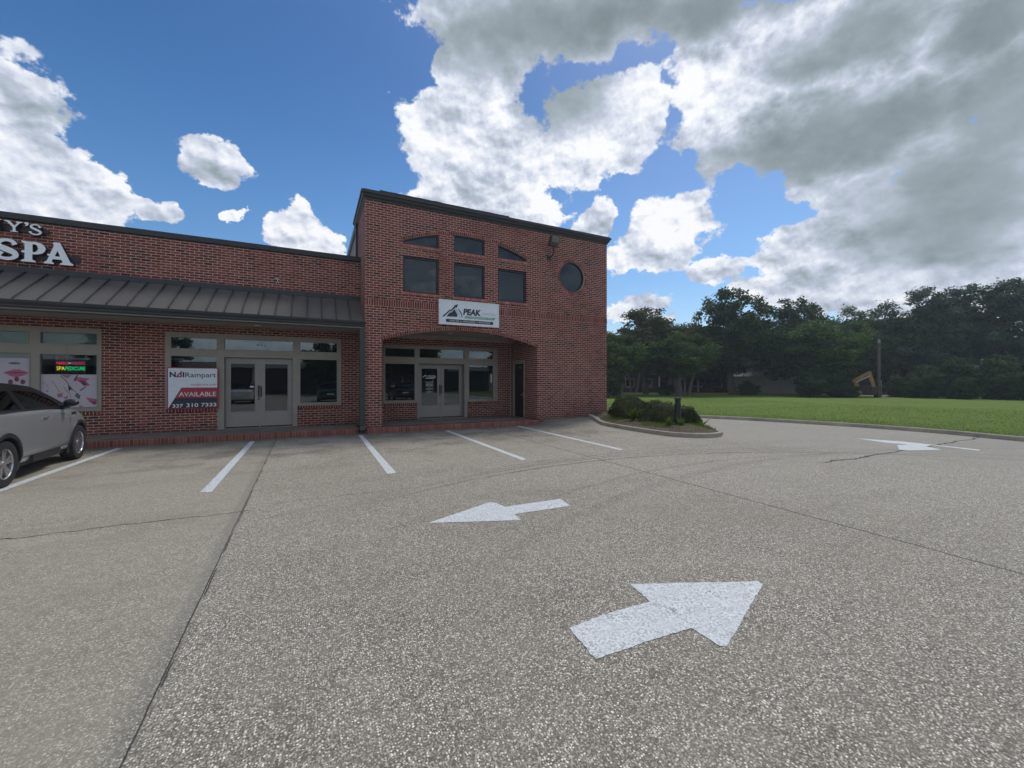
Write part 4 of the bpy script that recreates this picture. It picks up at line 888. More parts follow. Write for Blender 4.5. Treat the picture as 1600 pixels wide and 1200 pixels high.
pst(po, 'finger_line', ln, [stroke([(735, 690), (800, 780), (860, 870), (900, 930)], 7, 4), stroke([(860, 625), (940, 700), (985, 770), (1030, 830)], 12, 4), stroke([(600, 705), (660, 750), (700, 800)], 5, 4), stroke([(900, 770), (950, 850), (1000, 900), (990, 1030)], 6, 4),
                            [(1060, 910), (1090, 860), (1150, 905), (1125, 960)], stroke([(1000, 780), (1040, 830), (1080, 850)], 9, 4)], 14.969)
fl = [[(1050, 680), (1110, 640), (1180, 650), (1285, 665), (1225, 700), (1290, 760), (1200, 770), (1130, 710)], [(1225, 935), (1385, 960), (1385, 1025), (1350, 1045), (1280, 1000)], [(815, 870), (860, 880), (900, 860), (880, 905), (870, 930), (815, 925)], [(650, 830), (690, 825), (680, 858)], [(900, 935), (965, 900), (960, 945), (930, 955)], [(860, 612), (1020, 612), (960, 660)], [(1130, 1040), (1200, 1068), (1130, 1070)]]
pst(po, 'flower', pk, fl, 14.9680)
pst(po, 'petal_edge', dkp, [[(1120, 690), (1200, 690), (1250, 750), (1190, 765)], [(1300, 990), (1385, 1000), (1350, 1040)], [(1040, 690), (1095, 610), (1110, 612), (1075, 700)], [(1130, 830), (1210, 780), (1240, 775), (1150, 840)]], 14.967)
p2_ = thing('window_poster', 'pale poster of pink lips above red cherries, half hidden behind the silver car', 'poster', (-7.4, 15.0, 0.95))
mb = MB(); mb.box(-8.595, -6.64, 14.972, 14.977, 0.945, 2.245); mb.build('sheet', pa, p2_)
def lip(u, v): return (-7.11 + u * 0.46, 1.87 + v * 0.3)
mb = MB(); flat(mb, [lip(*p) for p in ((0, 0), (.25, .18), (.42, .3), (.5, .24), (.58, .3), (.78, .17), (1, 0), (.8, -.25), (.5, -.42), (.22, -.26))], 14.970); mb.build('lips', pk, p2_)
mb = MB(); flat(mb, [lip(*p) for p in ((0, 0), (.5, .05), (1, 0), (.5, -.06))], 14.969)
for cx, cz in ((-6.98, 1.63), (-6.87, 1.70), (-6.76, 1.63)): flat(mb, [(cx + 0.045 * math.cos(i * PI / 6), cz + 0.065 * math.sin(i * PI / 6)) for i in range(12)], 14.9675)
mb.build('cherry', dkp, p2_)
mb = MB(); flat(mb, [(-6.98 + 0.07 + 0.07 * math.cos(i * PI / 6) * 1.6, 2.11 + 0.03 * math.sin(i * PI / 6)) for i in range(12)], 14.969); mb.build('nose_shadow', ln, p2_)

# ---- numbers and small stickers on the glass
t1 = thing('door_number', 'white number 941 on the transom glass over the double doors under the canopy', 'number', (-1.52, 14.96, 2.7))
mb = MB(); text_on(mb, '941', -1.62, -1.38, 2.74, 2.83, 14.974, 0.0, 0, 1.1); mb.build('digits', M['grey'], t1)
t2 = thing('door_number', 'white number 943 A on the dark transom over the porch doors', 'number', (4.6, 15.66, 2.6))
mb = MB(); text_on(mb, '943 A', 4.44, 4.80, 2.69, 2.80, 15.674, 0.012); mb.build('digits', M['vinyl'], t2)
t3 = thing('door_number', 'small white number plate on the dark side door in the porch', 'number', (7.75, 15.2, 2.2))
mb = MB(); text_on(mb, '943', 0, 0.24, 2.18, 2.29, 15.12, 0.01, swap=7.757); mb.build('digits', M['grey'], t3)
dd = thing('door_lettering', 'white mountain logo and opening hours on the left glass door of the porch', 'decal', (4.15, 15.87, 1.2))
yy = 15.886; f = lambda px, py: (3.83 + (px - 182) / (425 - 182) * 0.63, 0.70 + (938 - py) / (938 - 355) * 1.46)
mb = MB()
for q in ([(190, 500), (240, 452), (262, 470), (275, 500), (262, 490), (240, 465), (215, 490)], [(275, 462), (400, 468), (400, 476), (275, 470)], [(285, 482), (405, 486), (400, 498), (290, 494)], [(235, 502), (380, 506), (380, 514), (240, 512)]): flat(mb, [f(*p) for p in q], yy)
text_on(mb, 'HOURS', f(240, 0)[0], f(360, 0)[0], f(0, 576)[1], f(0, 562)[1], yy, 0.02)
for z, a, c in ((594, 252, 350), (603, 250, 352), (614, 246, 355), (624, 250, 350), (633, 248, 355), (660, 275, 325), (672, 250, 355), (682, 245, 358), (706, 282, 318), (720, 250, 355), (728, 250, 355)):
    x = a
    while x < c:
        wd = rnd.uniform(6, 18); flat(mb, rect(f(x, 0)[0], f(min(x + wd, c), 0)[0], f(0, z + 3)[1], f(0, z - 2)[1]), yy); x += wd + 3
mb.build('decal', M['vinyl'], dd)
st = thing('door_sticker', 'small white sticker beside the handle on the left door under the canopy', 'sticker', (-1.72, 15.06, 1.45))
mb = MB(); mb.box(-1.80, -1.70, 15.061, 15.063, 1.455, 1.505); mb.build('label', M['vinyl'], st)

# ---- flood light on the tower
fl_ = thing('flood_light', 'bronze box flood light on a curved arm, high left of the round window', 'lamp', (8.24, 13.5, 6.5))
Mx = Matrix.Translation((8.24, 13.12, 7.00)) @ Matrix.Rotation(R(14), 4, 'X') @ Matrix.Rotation(R(3), 4, 'Y')
mb = MB(); mb.box(-0.18, 0.18, -0.10, 0.09, -0.20, 0.20, M=Mx); mb.build('lamp_housing', simple('lamp_bronze', (0.045, 0.033, 0.028), 0.45), fl_, bevel=0.012)
mb = MB(); mb.box(-0.155, 0.155, -0.106, -0.101, -0.03, 0.175, M=Mx); mb.build('lens', simple('lamp_lens', (0.16, 0.155, 0.15), 0.5), fl_)
mb = MB(); mb.box(-0.155, 0.155, -0.112, -0.1065, 0.066, 0.074, M=Mx); mb.build('lens_bar', M['black'], fl_)
mb = MB(); mb.tube([(8.24, 13.17, 6.83), (8.25, 13.13, 6.66), (8.25, 13.20, 6.52), (8.25, 13.36, 6.47), (8.25, 13.46, 6.47)], 0.026, 10); mb.box(8.17, 8.33, 13.45, 13.498, 6.39, 6.55); mb.build('bracket', M['bronze'], fl_, smooth=True)
cl = thing('cable_hook', 'small pale cable hook fixed on the parapet brick left of the tower', 'hook', (-1.0, 14.93, 4.9))
mb = MB(); mb.tube([(-1.13, 14.93, 4.93), (-1.04, 14.92, 4.945), (-0.98, 14.92, 4.92)], 0.008, 6); mb.tube([(-1.04, 14.92, 4.945), (-1.03, 14.92, 4.84), (-1.00, 14.92, 4.80)], 0.008, 6); mb.build('hook', M['vinyl'], cl)

# ================================================================ ROAD MARKINGS
def marking(name, label, cat, poly, group=None, z=0.004):
    rr = random.Random(len(poly) * 7 + int(poly[0][0] * 10)); pts = []
    for i in range(len(poly)):          # slightly uneven hand-rolled edge
        a = Vector(poly[i]); c = Vector(poly[(i + 1) % len(poly)]); n = max(1, int((c - a).length / 0.025))
        nn = Vector((-(c - a).y, (c - a).x)).normalized()
        for k in range(n): pts.append(tuple(a + (c - a) * k / n + nn * (rr.uniform(-0.005, 0.005) if k else 0)))
    mb = MB(); mb.plate(pts, [], lambda u, v, w_: Vector((u, v, z)), 0)
    o = mb.build(name, M['paint']); tag(o, label, cat, group); return o
for i, (q, lb) in enumerate([
    ([(-4.22, 13.15), (-4.34, 13.15), (-4.30, 8.95), (-4.28, 4.9), (-4.13, 4.9), (-4.15, 8.6)], 'leftmost white bay line, running under the near side of the silver car'),
    ([(-1.44, 13.05), (-1.56, 13.05), (-1.50, 7.35), (-1.35, 7.30)], 'white bay line in front of the double doors under the canopy'),
    ([(1.22, 13.05), (1.34, 13.05), (1.33, 7.38), (1.17, 7.34)], 'white bay line starting at the downspout by the tower corner'),
    ([(3.93, 13.05), (4.06, 13.05), (4.03, 7.50), (3.88, 7.40)], 'white bay line starting at the kerb below the arched porch doors'),
    ([(6.70, 13.28), (6.84, 13.28), (6.71, 7.55), (6.56, 7.48)], 'rightmost white bay line, nearest the planting island')]):
    marking('parking_line', lb, 'parking line', q, 'white lines between the parking bays')
A1 = [(1.51, 2.22), (1.78, 2.238), (2.05, 2.236), (2.23, 2.222), (2.28, 2.49), (3.25, 2.06), (3.23, 2.01), (2.64, 1.78), (2.28, 1.64), (2.24, 1.66), (2.235, 1.865), (1.87, 1.89), (1.48, 1.90)]
marking('painted_arrow', 'large white arrow nearest the viewer, pointing right across the aggregate', 'road arrow', A1, 'white arrows painted on the lot')
A2 = [(1.18, 4.59), (2.13, 5.02), (2.20, 4.94), (2.235, 4.745), (3.07, 4.73), (3.02, 4.40), (2.21, 4.43), (2.19, 4.20)]
marking('painted_arrow', 'white arrow in the middle of the lot, pointing left', 'road arrow', A2, 'white arrows painted on the lot')
A3 = [(14.05, 6.05), (14.42, 5.16), (14.36, 3.72), (14.10, 3.68), (14.26, 4.54), (13.85, 4.51), (13.52, 4.12), (12.71, 4.41), (12.59, 4.57), (13.46, 4.93), (13.86, 4.86), (13.71, 5.24)]
marking('painted_arrow', 'white arrow beside the lawn kerb, cut by a dark crack', 'road arrow', A3, 'white arrows painted on the lot')

# ================================================================ CAR
def car_paint(name, col):
    m, b = mat(name); p = objc(b)
    fl = b.noise(p, 900.0, 2); d_ = b.ss(b.m('ADD', b.sep(p)[2], b.m('MULTIPLY', b.noise(p, 4.0, 4), 0.4)), 0.85, 0.4)
    c = b.mix(b.lin(fl, 0.3, 0.7), tuple(q * 0.9 for q in col), tuple(q * 1.12 for q in col)); c = b.mix(b.m('MULTIPLY', d_, 0.12), c, (0.16, 0.145, 0.12))
    return finish(m, b, bsdf(b, c, 0.34, 0.45, None, 0.5, 0.9, 0.04))
M['paint_silver'] = car_paint('silver_car_paint', (0.38, 0.40, 0.405)); M['paint_white'] = car_paint('white_car_paint', (0.7, 0.7, 0.7))
M['paint_green'] = car_paint('green_car_paint', (0.03, 0.07, 0.055)); M['paint_black'] = car_paint('black_car_paint', (0.02, 0.02, 0.022)); M['rubber'] = simple('tyre_rubber', (0.018, 0.018, 0.019), 0.85, bmp=0.3); M['rim'] = simple('alloy_rim', (0.55, 0.56, 0.57), 0.25, 0.9, 0.05)
M['clad'] = simple('black_cladding', (0.022, 0.022, 0.024), 0.55); M['gloss'] = simple('gloss_black', (0.012, 0.012, 0.014), 0.3, 0, 0.05); M['softtop'] = simple('black_roof', (0.009, 0.009, 0.010), 0.85, spec=0.2); M['lamp_red'] = simple('tail_lamp_red', (0.3, 0.01, 0.01), 0.15, coat=0.8); M['headl'] = simple('headlamp', (0.55, 0.58, 0.6), 0.08, 0.3, coat=1.0)
def make_suv(label, paint, loc, rz):
    t = thing('parked_car', label, 'car', loc, rz)
    #      y     ztop  wtop  wbelt zbelt wmid  wlow zlow
    ST = [(-2.20, 0.92, .55, .72, 0.90, .74, .70, .42), (-2.12, 1.06, .70, .84, 1.02, .86, .80, .34), (-1.85, 1.15, .76, .90, 1.13, .93, .88, .27), (-1.35, 1.18, .78, .93, 1.16, .96, .91, .25),
          (-0.7, 1.17, .80, .925, 1.15, .955, .90, .25), (0.0, 1.155, .80, .92, 1.135, .95, .90, .25), (0.6, 1.135, .80, .915, 1.115, .95, .90, .25), (0.95, 1.12, .78, .91, 1.09, .95, .90, .25),
          (1.35, 1.075, .72, .90, 1.035, .955, .91, .25), (1.75, 1.01, .62, .86, .955, .93, .89, .26), (2.0, .93, .50, .76, .86, .85, .84, .28), (2.12, .82, .42, .64, .76, .70, .72, .33)]
    vs = []; 
    for y, zt, wt, wb, zb, wm, wl, zl in ST:
        half = [(0, zt + .012), (wt * .55, zt + .008), (wt, zt), (wb, zb), (wb + (wm - wb) * .55, zb - .07), (wm, zb - .27), (wm * .992, (zb + zl) / 2 - .02), (wm * .985, zl + .18), (wl, zl + .03), (wl - .10, zl)]
        vs += [(x, y, z) for x, z in half] + [(-x, y, z) for x, z in reversed(half[1:])]
    k = 19; mb = MB(); fs = [(i * k + j, (i + 1) * k + j, (i + 1) * k + (j + 1) % k, i * k + (j + 1) % k) for i in range(len(ST) - 1) for j in range(k)]
    fs += [tuple(range(k)), tuple((len(ST) - 1) * k + j for j in reversed(range(k)))]
    mb.add(vs, fs); body = mb.build('body', paint, t, smooth=True, fix=True, local=True)
    m_ = body.modifiers.new('s', 'SUBSURF'); m_.levels = 3; m_.render_levels = 3
    apply_mods(body); body.parent = t
    # arches cut through the flanks
    cut = MB()
    for y in (-1.355, 1.355):
        for s_ in (-1, 1):
            cut.tube([(s_ * 0.60, y, 0.36), (s_ * 1.2, y, 0.36)], 0.415, 40)
    co = cut.build('cutter', paint, None, fix=True); co.hide_render = True
    bo = body.modifiers.new('b', 'BOOLEAN'); bo.operation = 'DIFFERENCE'; bo.object = co; bo.solver = 'EXACT'
    pl, pr = t.location.copy(), t.rotation_euler.copy(); t.location = (0, 0, 0); t.rotation_euler = (0, 0, 0)
    bpy.context.view_layer.update(); apply_mods(body); bpy.data.objects.remove(co); t.location = pl; t.rotation_euler = pr
    body.data.polygons.foreach_set('use_smooth', [True] * len(body.data.polygons)); body.data.set_sharp_from_angle(angle=R(35))
    bvh = BVHTree.FromPolygons([v.co for v in body.data.vertices], [tuple(p.vertices) for p in body.data.polygons])
    def hit(y, z, s_=1, out=0.003):
        h = bvh.ray_cast(Vector((1.5 * s_, y, z)), Vector((-s_, 0, 0)))
        if h[0] is None: return Vector((0.93 * s_, y, z))
        return h[0] + h[1] * out
    def strip(name, pts, w_, m_, out=0.003, s_=1, n=6, parent=None, th=0.0):
        poly = stroke(pts, w_, n); h = len(poly) // 2; mb = MB()
        A = [hit(*p, s_, out) for p in poly[:h]]; Bq = [hit(*p, s_, out) for p in reversed(poly[h:])]
        mb.add(A + Bq, [(i, i + 1, h + i + 1, h + i) for i in range(h - 1)]); return mb.build(name, m_, parent or t, fix=False, local=True, smooth=True)
    for s_ in (1, -1):
        for y in (-1.355, 1.355):
            mb = MB(); n = 30; vv = []
            for i in range(n + 1):
                a = R(-22) + R(224) * i / n
                for r, o_ in ((0.405, -0.16), (0.405, 0.012), (0.415, 0.022), (0.470, 0.016), (0.482, -0.004)):
                    yy_, zz_ = y + r * math.cos(a), 0.36 + r * math.sin(a)
                    base = hit(y + 0.47 * math.cos(a), max(0.30, 0.36 + 0.47 * math.sin(a)), s_, 0); vv.append((base.x + s_ * o_, yy_, zz_))
            mb.add(vv, [(i * 5 + j, i * 5 + j + 1, (i + 1) * 5 + j + 1, (i + 1) * 5 + j) for i in range(n) for j in range(4)])
            mb.build('wheel_arch_trim', M['clad'], t, smooth=True, fix=False, local=True)
            # wheel: tyre + rim
            mb = MB(); rings = [(0.235, .10), (0.30, .112), (0.345, .105), (0.358, .08), (0.36, 0), (0.358, -.08), (0.345, -.105), (0.29, -.11), (0.235, -.1)]; nn = 40
            vv = [(x, r * math.cos(2 * PI * i / nn), r * math.sin(2 * PI * i / nn)) for r, x in rings for i in range(nn)]
            mb.add(vv, [(j * nn + i, j * nn + (i + 1) % nn, (j + 1) * nn + (i + 1) % nn, (j + 1) * nn + i) for j in range(len(rings) - 1) for i in range(nn)])
            wy = mb.build('wheel', M['rubber'], t, smooth=True, fix=True, local=True); wy.location = (s_ * 0.835, y, 0.36)
            mb = MB(); prof_ = [(0.238, .098), (0.225, .10), (0.218, .085), (0.205, .0), (0.20, -.09)]
            vv = [(s_ * x, r * math.cos(2 * PI * i / nn), r * math.sin(2 * PI * i / nn)) for r, x in prof_ for i in range(nn)]
            mb.add(vv, [(j * nn + i, j * nn + (i + 1) % nn, (j + 1) * nn + (i + 1) % nn, (j + 1) * nn + i) for j in range(len(prof_) - 1) for i in range(nn)])
            for q in range(5):
                for dlt in (-0.17, 0.17):
                    a = 2 * PI * q / 5 + 0.3; a2 = a + dlt
                    p0 = Vector((s_ * 0.078, 0.035 * math.cos(a + dlt * 2), 0.035 * math.sin(a + dlt * 2))); p1 = Vector((s_ * 0.088, 0.221 * math.cos(a2), 0.221 * math.sin(a2)))
                    tn = Vector((0, -math.sin(a2), math.cos(a2)))
                    vv = [p0 + tn * .020, p0 - tn * .020, p1 - tn * .028, p1 + tn * .028]; mb.add(vv + [v - Vector((s_ * 0.035, 0, 0)) for v in vv], [(0, 1, 2, 3), (7, 6, 5, 4), (0, 4, 5, 1), (1, 5, 6, 2), (2, 6, 7, 3), (3, 7, 4, 0)])
            mb.tube([(s_ * 0.04, 0, 0), (s_ * 0.092, 0, 0)], 0.045, 20)
            mb.build('rim', M['rim'], wy, fix=True, local=True)
            mb = MB(); mb.tube([(s_ * 0.0, 0, 0), (s_ * 0.018, 0, 0)], 0.165, 28); mb.build('brake_disc', M['grey'], wy, fix=True, local=True)
        strip('sill_cladding', [(-0.93, .32), (-0.4, .315), (0.4, .315), (0.93, .32)], 0.13, M['clad'], 0.012, s_)
        strip('sill_trim', [(-0.92, .405), (0.0, .40), (0.92, .42)], 0.022, M['alu'], 0.008, s_)
        strip('door_seam', [(0.86, 1.09), (0.885, .85), (0.86, .60), (0.78, .42)], 0.008, M['black'], 0.0015, s_)
        strip('belt_trim', [(-1.75, 1.128), (-1.0, 1.146), (0.0, 1.133), (0.86, 1.092)], 0.022, M['black'], 0.004, s_)
        strip('side_vent', [(0.98, .985), (1.10, .992), (1.24, .985)], 0.05, M['black'], 0.006, s_)
        h0 = hit(-0.18, 1.0, s_, 0)
        for y in (-0.20,):
            mb = MB(); p = [hit(y + i * .03, 1.0 - abs(i - 3) * 0.0015, s_, 0.012 + 0.018 * math.sin(PI * i / 6)) for i in range(7)]; mb.tube(p, [.008, .011, .012, .012, .012, .011, .008], 8); mb.build('door_handle', M['alu'], t, smooth=True, local=True)
        # mirror
        mb = MB(); bm_ = bmesh.new(); bmesh.ops.create_uvsphere(bm_, u_segments=18, v_segments=12, radius=1)
        vv = [(s_ * (1.04 + v.co.x * 0.115), 0.62 + v.co.y * (0.06 if v.co.y < 0 else 0.10), 1.215 + v.co.z * 0.075 * (1 - 0.2 * v.co.x)) for v in bm_.verts]; bm_.verts.index_update(); mb.add(vv, [tuple(v.index for v in f.verts) for f in bm_.faces]); bm_.free()
        mb.tube([(s_ * 0.87, 0.66, 1.13), (s_ * 0.99, 0.64, 1.17)], 0.03, 8)
        mb.build('mirror', M['gloss'], t, smooth=True, fix=True, local=True)
        for y0, m2, nm in ((2.0, 'headl', 'headlight'), (-2.06, 'lamp_red', 'tail_light')):
            if y0 > 0: strip(nm, [(1.74, .90), (1.86, .87), (1.98, .82)], 0.09, M[m2], 0.004, s_)
            else: strip(nm, [(-2.10, .96), (-1.98, .98), (-1.84, .99)], 0.12, M[m2], 0.004, s_)
    # greenhouse: side frames with see-through glass, roof, screens
    def side_x(z, y): return 0.905 - (z - 1.12) * 0.56 - 0.06 * sstep(0.2, -2.2, y) * 0
    outl = [(1.02, 1.10), (0.86, 1.20), (0.62, 1.33), (0.36, 1.45), (0.08, 1.545), (-0.3, 1.585), (-0.8, 1.595), (-1.3, 1.575), (-1.75, 1.52), (-1.95, 1.42), (-2.03, 1.12), (-1.0, 1.12), (0.0, 1.12)]
    hA = [(0.60, 1.155), (0.60, 1.20), (0.40, 1.315), (0.10, 1.43), (-0.25, 1.475), (-0.60, 1.48), (-0.62, 1.17)]
    hB = [(-0.74, 1.17), (-0.72, 1.48), (-1.2, 1.465), (-1.55, 1.42), (-1.62, 1.20)]
    for s_ in (1, -1):
        fn = lambda u, v, w_: Vector((s_ * (side_x(v, u) - w_), u, v))
        mb = MB(); mb.plate(outl, [hA, hB], fn, 0.035); mb.build('window_frame', M['gloss'], t, fix=True, local=True)
        for hq in (hA, hB):
            g_ = MB(); g_.plate(hq, [], lambda u, v, w_: Vector((s_ * (side_x(v, u) - 0.012 - w_), u, v)), 0.004); g_.build('side_window', M['car_glass'], t, fix=True, local=True)
    # roof slab
    mb = MB(); rp_ = [(y, z) for y, z in outl[3:10]]; vv = []; K5 = 9
    for y, z in rp_:
        w0 = side_x(z, y) + 0.002
        for j in range(K5):
            q = -1 + 2 * j / (K5 - 1); vv.append((w0 * q, y, z + 0.045 * (1 - q * q) ** 0.8))
    mb.add(vv, [(i * K5 + j, i * K5 + j + 1, (i + 1) * K5 + j + 1, (i + 1) * K5 + j) for i in range(len(rp_) - 1) for j in range(K5 - 1)])
    ro = mb.build('roof', M['softtop'], t, smooth=True, fix=True, local=True); md = ro.modifiers.new('s', 'SOLIDIFY'); md.thickness = 0.02; md.offset = -1
    def screen(name, pts, bow):
        mb = MB(); vv = []
        for y, z in pts:
            w0 = side_x(z, y) - 0.02
            for j in range(K5):
                q = -1 + 2 * j / (K5 - 1); vv.append((w0 * q, y + bow * (1 - q * q), z + 0.02 * (1 - q * q)))
        mb.add(vv, [(i * K5 + j, i * K5 + j + 1, (i + 1) * K5 + j + 1, (i + 1) * K5 + j) for i in range(len(pts) - 1) for j in range(K5 - 1)])
        return mb.build(name, M['car_glass'], t, smooth=True, local=True)
    screen('windscreen', [(0.98, 1.12), (0.86, 1.20), (0.62, 1.33), (0.36, 1.45)], 0.10); screen('rear_window', [(-1.95, 1.42), (-2.0, 1.28), (-2.03, 1.12)], -0.05)
    # cabin
    mb = MB(); mb.box(-0.78, 0.78, 0.45, 0.95, 1.0, 1.16); mb.tube([(-0.56, 0.30, 1.10), (-0.56, 0.5, 1.05)], 0.02, 8)
    mb.add([], []); mb.build('dashboard', M['clad'], t, local=True)
    for x, y in ((0.37, -0.25), (-0.37, -0.25), (0.37, -1.1), (-0.37, -1.1)):
        mb = MB(); mb.box(x - .24, x + .24, y - .25, y + .25, .70, .86); mb.box(x - .23, x + .23, y - .34, y - .20, .80, 1.24, M=Matrix.Translation((0, y, 0.8)) @ Matrix.Rotation(R(10), 4, 'X') @ Matrix.Translation((0, -y, -0.8))); mb.box(x - .12, x + .12, y - .42, y - .33, 1.26, 1.42); mb.tube([(x, y - .35, 1.2), (x, y - .38, 1.28)], 0.02, 6)
        mb.build('seat', M['clad'], t, local=True, bevel=0.03)
    mb = MB(); n = 24; mb.tube([(-0.37 + 0.18 * math.cos(2 * PI * i / n), 0.32 - 0.07 * math.sin(2 * PI * i / n), 1.08 + 0.16 * math.sin(2 * PI * i / n)) for i in range(n + 1)], 0.014, 6, False); mb.build('steering_wheel', M['clad'], t, local=True, smooth=True)
    mb = MB(); mb.box(-0.85, 0.85, -1.9, 1.7, 0.22, 0.42); mb.build('underbody', M['clad'], t, local=True)
    mb = MB(); mb.box(-0.26, 0.26, -2.225, -2.205, 0.62, 0.74); mb.build('number_plate', M['vinyl'], t, local=True)
    return t
make_suv('silver three-door crossover with black roof parked nose-in at the brick kerb', M['paint_silver'], (-5.29, 10.30, 0), R(4.2))

# ================================================================ PLANTS
class LeafCloud:
    def __init__(s): s.v = []; s.f = []; s.t = []
    def leaf(s, c, d, size, tint, asp=0.55, fold=0.0, rg=random):
        d = d.normalized(); a = d.orthogonal().normalized(); a = (Matrix.Rotation(rg.random() * 6.283, 3, d) @ a)
        o = len(s.v); s.v += [tuple(c - a * size * 0), tuple(c + a * size * .5 + d.cross(a) * size * asp * .5), tuple(c + a * size), tuple(c + a * size * .5 - d.cross(a) * size * asp * .5)]
        s.f.append((o, o + 1, o + 2, o + 3)); s.t.append(tint)
    def build(s, name, m_, parent, local=True):
        me = bpy.data.meshes.new(name)
        off = Vector((0, 0, 0)) if local else ORG[parent.name]
        vs = s.v if local else [(p[0] - off.x, p[1] - off.y, p[2] - off.z) for p in s.v]
        me.from_pydata(vs, [], s.f); me.materials.append(m_)
        at = me.attributes.new('tint', 'FLOAT', 'FACE'); at.data.foreach_set('value', s.t)
        return link(name, me, parent)
def rdir(rg):
    while True:
        v = Vector((rg.uniform(-1, 1), rg.uniform(-1, 1), rg.uniform(-1, 1)))
        if 0.05 < v.length < 1: return v.normalized()
M['leaf_dark'] = leaf_material('dark_oak_leaves', (0.026, 0.049, 0.020), (0.051, 0.090, 0.032), (0.102, 0.152, 0.046))
M['leaf_mid'] = leaf_material('mid_green_leaves', (0.041, 0.075, 0.020), (0.080, 0.145, 0.036), (0.145, 0.225, 0.058))
M['leaf_blue'] = leaf_material('hazed_green_leaves', (0.043, 0.072, 0.052), (0.084, 0.133, 0.087), (0.145, 0.210, 0.128))  # pale bluish veil over the right-hand trees put into the leaf colour
M['leaf_warm'] = leaf_material('bronze_green_leaves', (0.043, 0.052, 0.020), (0.087, 0.099, 0.038), (0.145, 0.131, 0.051))
M['shrub'] = leaf_material('azalea_leaves', (0.035, 0.048, 0.022), (0.085, 0.10, 0.042), (0.19, 0.18, 0.085), 0.15)
M['fern'] = leaf_material('fern_fronds', (0.05, 0.085, 0.016), (0.10, 0.16, 0.03), (0.17, 0.22, 0.05), 0.3)
M['blade'] = leaf_material('grass_blades', (0.07, 0.12, 0.018), (0.125, 0.20, 0.03), (0.22, 0.25, 0.06), 0.25)
M['bark'] = bark('bark'); M['bark_pale'] = bark('pale_bark', (0.10, 0.088, 0.073), (0.185, 0.168, 0.143))

def tree_meshes(seed, H, crown, leafm, barkm, nclump, nleaf, lsize, clump_r, trunk_r, multi=1, low=0.25, spread=1.0):
    """crown: list of ellipsoids (cx, cy, cz, rx, ry, rz) in metres; returns prototype (crown mesh, trunk mesh)"""
    rg = random.Random(seed); lc = LeafCloud(); cl = []
    vols = [c[3] * c[4] * c[5] for c in crown]; tot = sum(vols)
    tries = 0
    while len(cl) < nclump and tries < 6000:
        tries += 1
        q = rg.random() * tot; i = 0
        while q > vols[i]: q -= vols[i]; i += 1
        cx, cy, cz, rx, ry, rz = crown[i]; dd_ = rdir(rg); r = rg.random() ** 0.42 * rg.uniform(0.78, 1.08)
        p = Vector((cx + dd_.x * rx * r, cy + dd_.y * ry * r, cz + dd_.z * rz * r))
        if p.z < low * H: continue
        cl.append((p, clump_r * rg.uniform(0.55, 1.25), rg.random()))
    ctr = Vector((crown[0][0], crown[0][1], crown[0][2]))
    for p, r, tn in cl:
        n = int(nleaf * (r / clump_r) ** 1.7)
        out = (p - ctr).normalized()
        fl = rg.uniform(0.45, 0.8)
        for _ in range(n):
            dd_ = rdir(rg); rr = r * rg.random() ** 0.5
            if rg.random() < 0.06: rr *= 1.5
            q = p + Vector((dd_.x * rr, dd_.y * rr, dd_.z * rr * fl))
            nrm = (rdir(rg) + Vector((0, 0, 0.9)) + out * 0.4)
            lc.leaf(q, nrm, lsize * rg.uniform(0.6, 1.3), min(1, max(0, 0.25 + 0.4 * tn + rg.uniform(-0.28, 0.28))), 0.6, 0, rg)
    mb = MB()
    bases = [Vector((0, 0, -0.1))] if multi == 1 else [Vector((0.45 * math.cos(k * 2.4), 0.45 * math.sin(k * 2.4), -0.1)) for k in range(multi)]
    tops = []
    for k, b0 in enumerate(bases):
        tgt = ctr + Vector((rg.uniform(-.5, .5), rg.uniform(-.5, .5), -crown[0][5] * 0.35)) + (b0 * 2.2 if multi > 1 else Vector((0, 0, 0)))
        mid_ = b0.lerp(tgt, 0.5) + Vector((rg.uniform(-.25, .25), rg.uniform(-.25, .25), 0))
        rr = trunk_r / math.sqrt(multi)
        mb.tube([b0, b0 + Vector((0, 0, 0.35)), b0.lerp(mid_, .5), mid_, tgt], [rr * 1.5, rr * 1.08, rr, rr * .85, rr * .6], 9); tops.append((mid_, tgt, rr))
    big = sorted(cl, key=lambda c: -c[1])[:34]
    for i, (p, r, tn) in enumerate(big):
        mid_, tgt, rr = tops[i % len(tops)]; t = rg.random(); s0 = mid_.lerp(tgt, t); m1 = s0.lerp(p, .5) + Vector((0, 0, -0.08 * (p - s0).length + rg.uniform(-.2, .4)))
        mb.tube([s0, m1, p], [rr * .42, rr * .25, rr * .06], 5, False)
    return lc, mb
PROTO = {}
def proto(key, *a, **k): PROTO[key] = (tree_meshes(*a, **k), a)
def plant_tree(key, name, label, x, y, rz, s, group, cat='tree', sz=None):
    t = thing(name, label, cat, (x, y, 0.02), rz, group)
    (lc, mb), a = PROTO[key]
    if not isinstance(lc, bpy.types.Mesh):
        c = lc.build('crown', M[a[3]], t); k = mb.build('trunk', M[a[4]], t, smooth=True, local=True)
        PROTO[key] = ((c.data, k.data), a)
    else: link('crown', lc, t); link('trunk', mb, t)
    t.scale = (s, s, s * (sz or 1)); return t
proto('round', 11, 8.2, [(0, 0, 5.0, 3.4, 3.4, 2.9), (-1.6, 0.4, 4.2, 2.2, 2.2, 2.0), (1.8, -0.3, 4.4, 2.2, 2.2, 2.1)], 'leaf_warm', 'bark', 190, 170, 0.25, 0.72, 0.26, low=0.2)
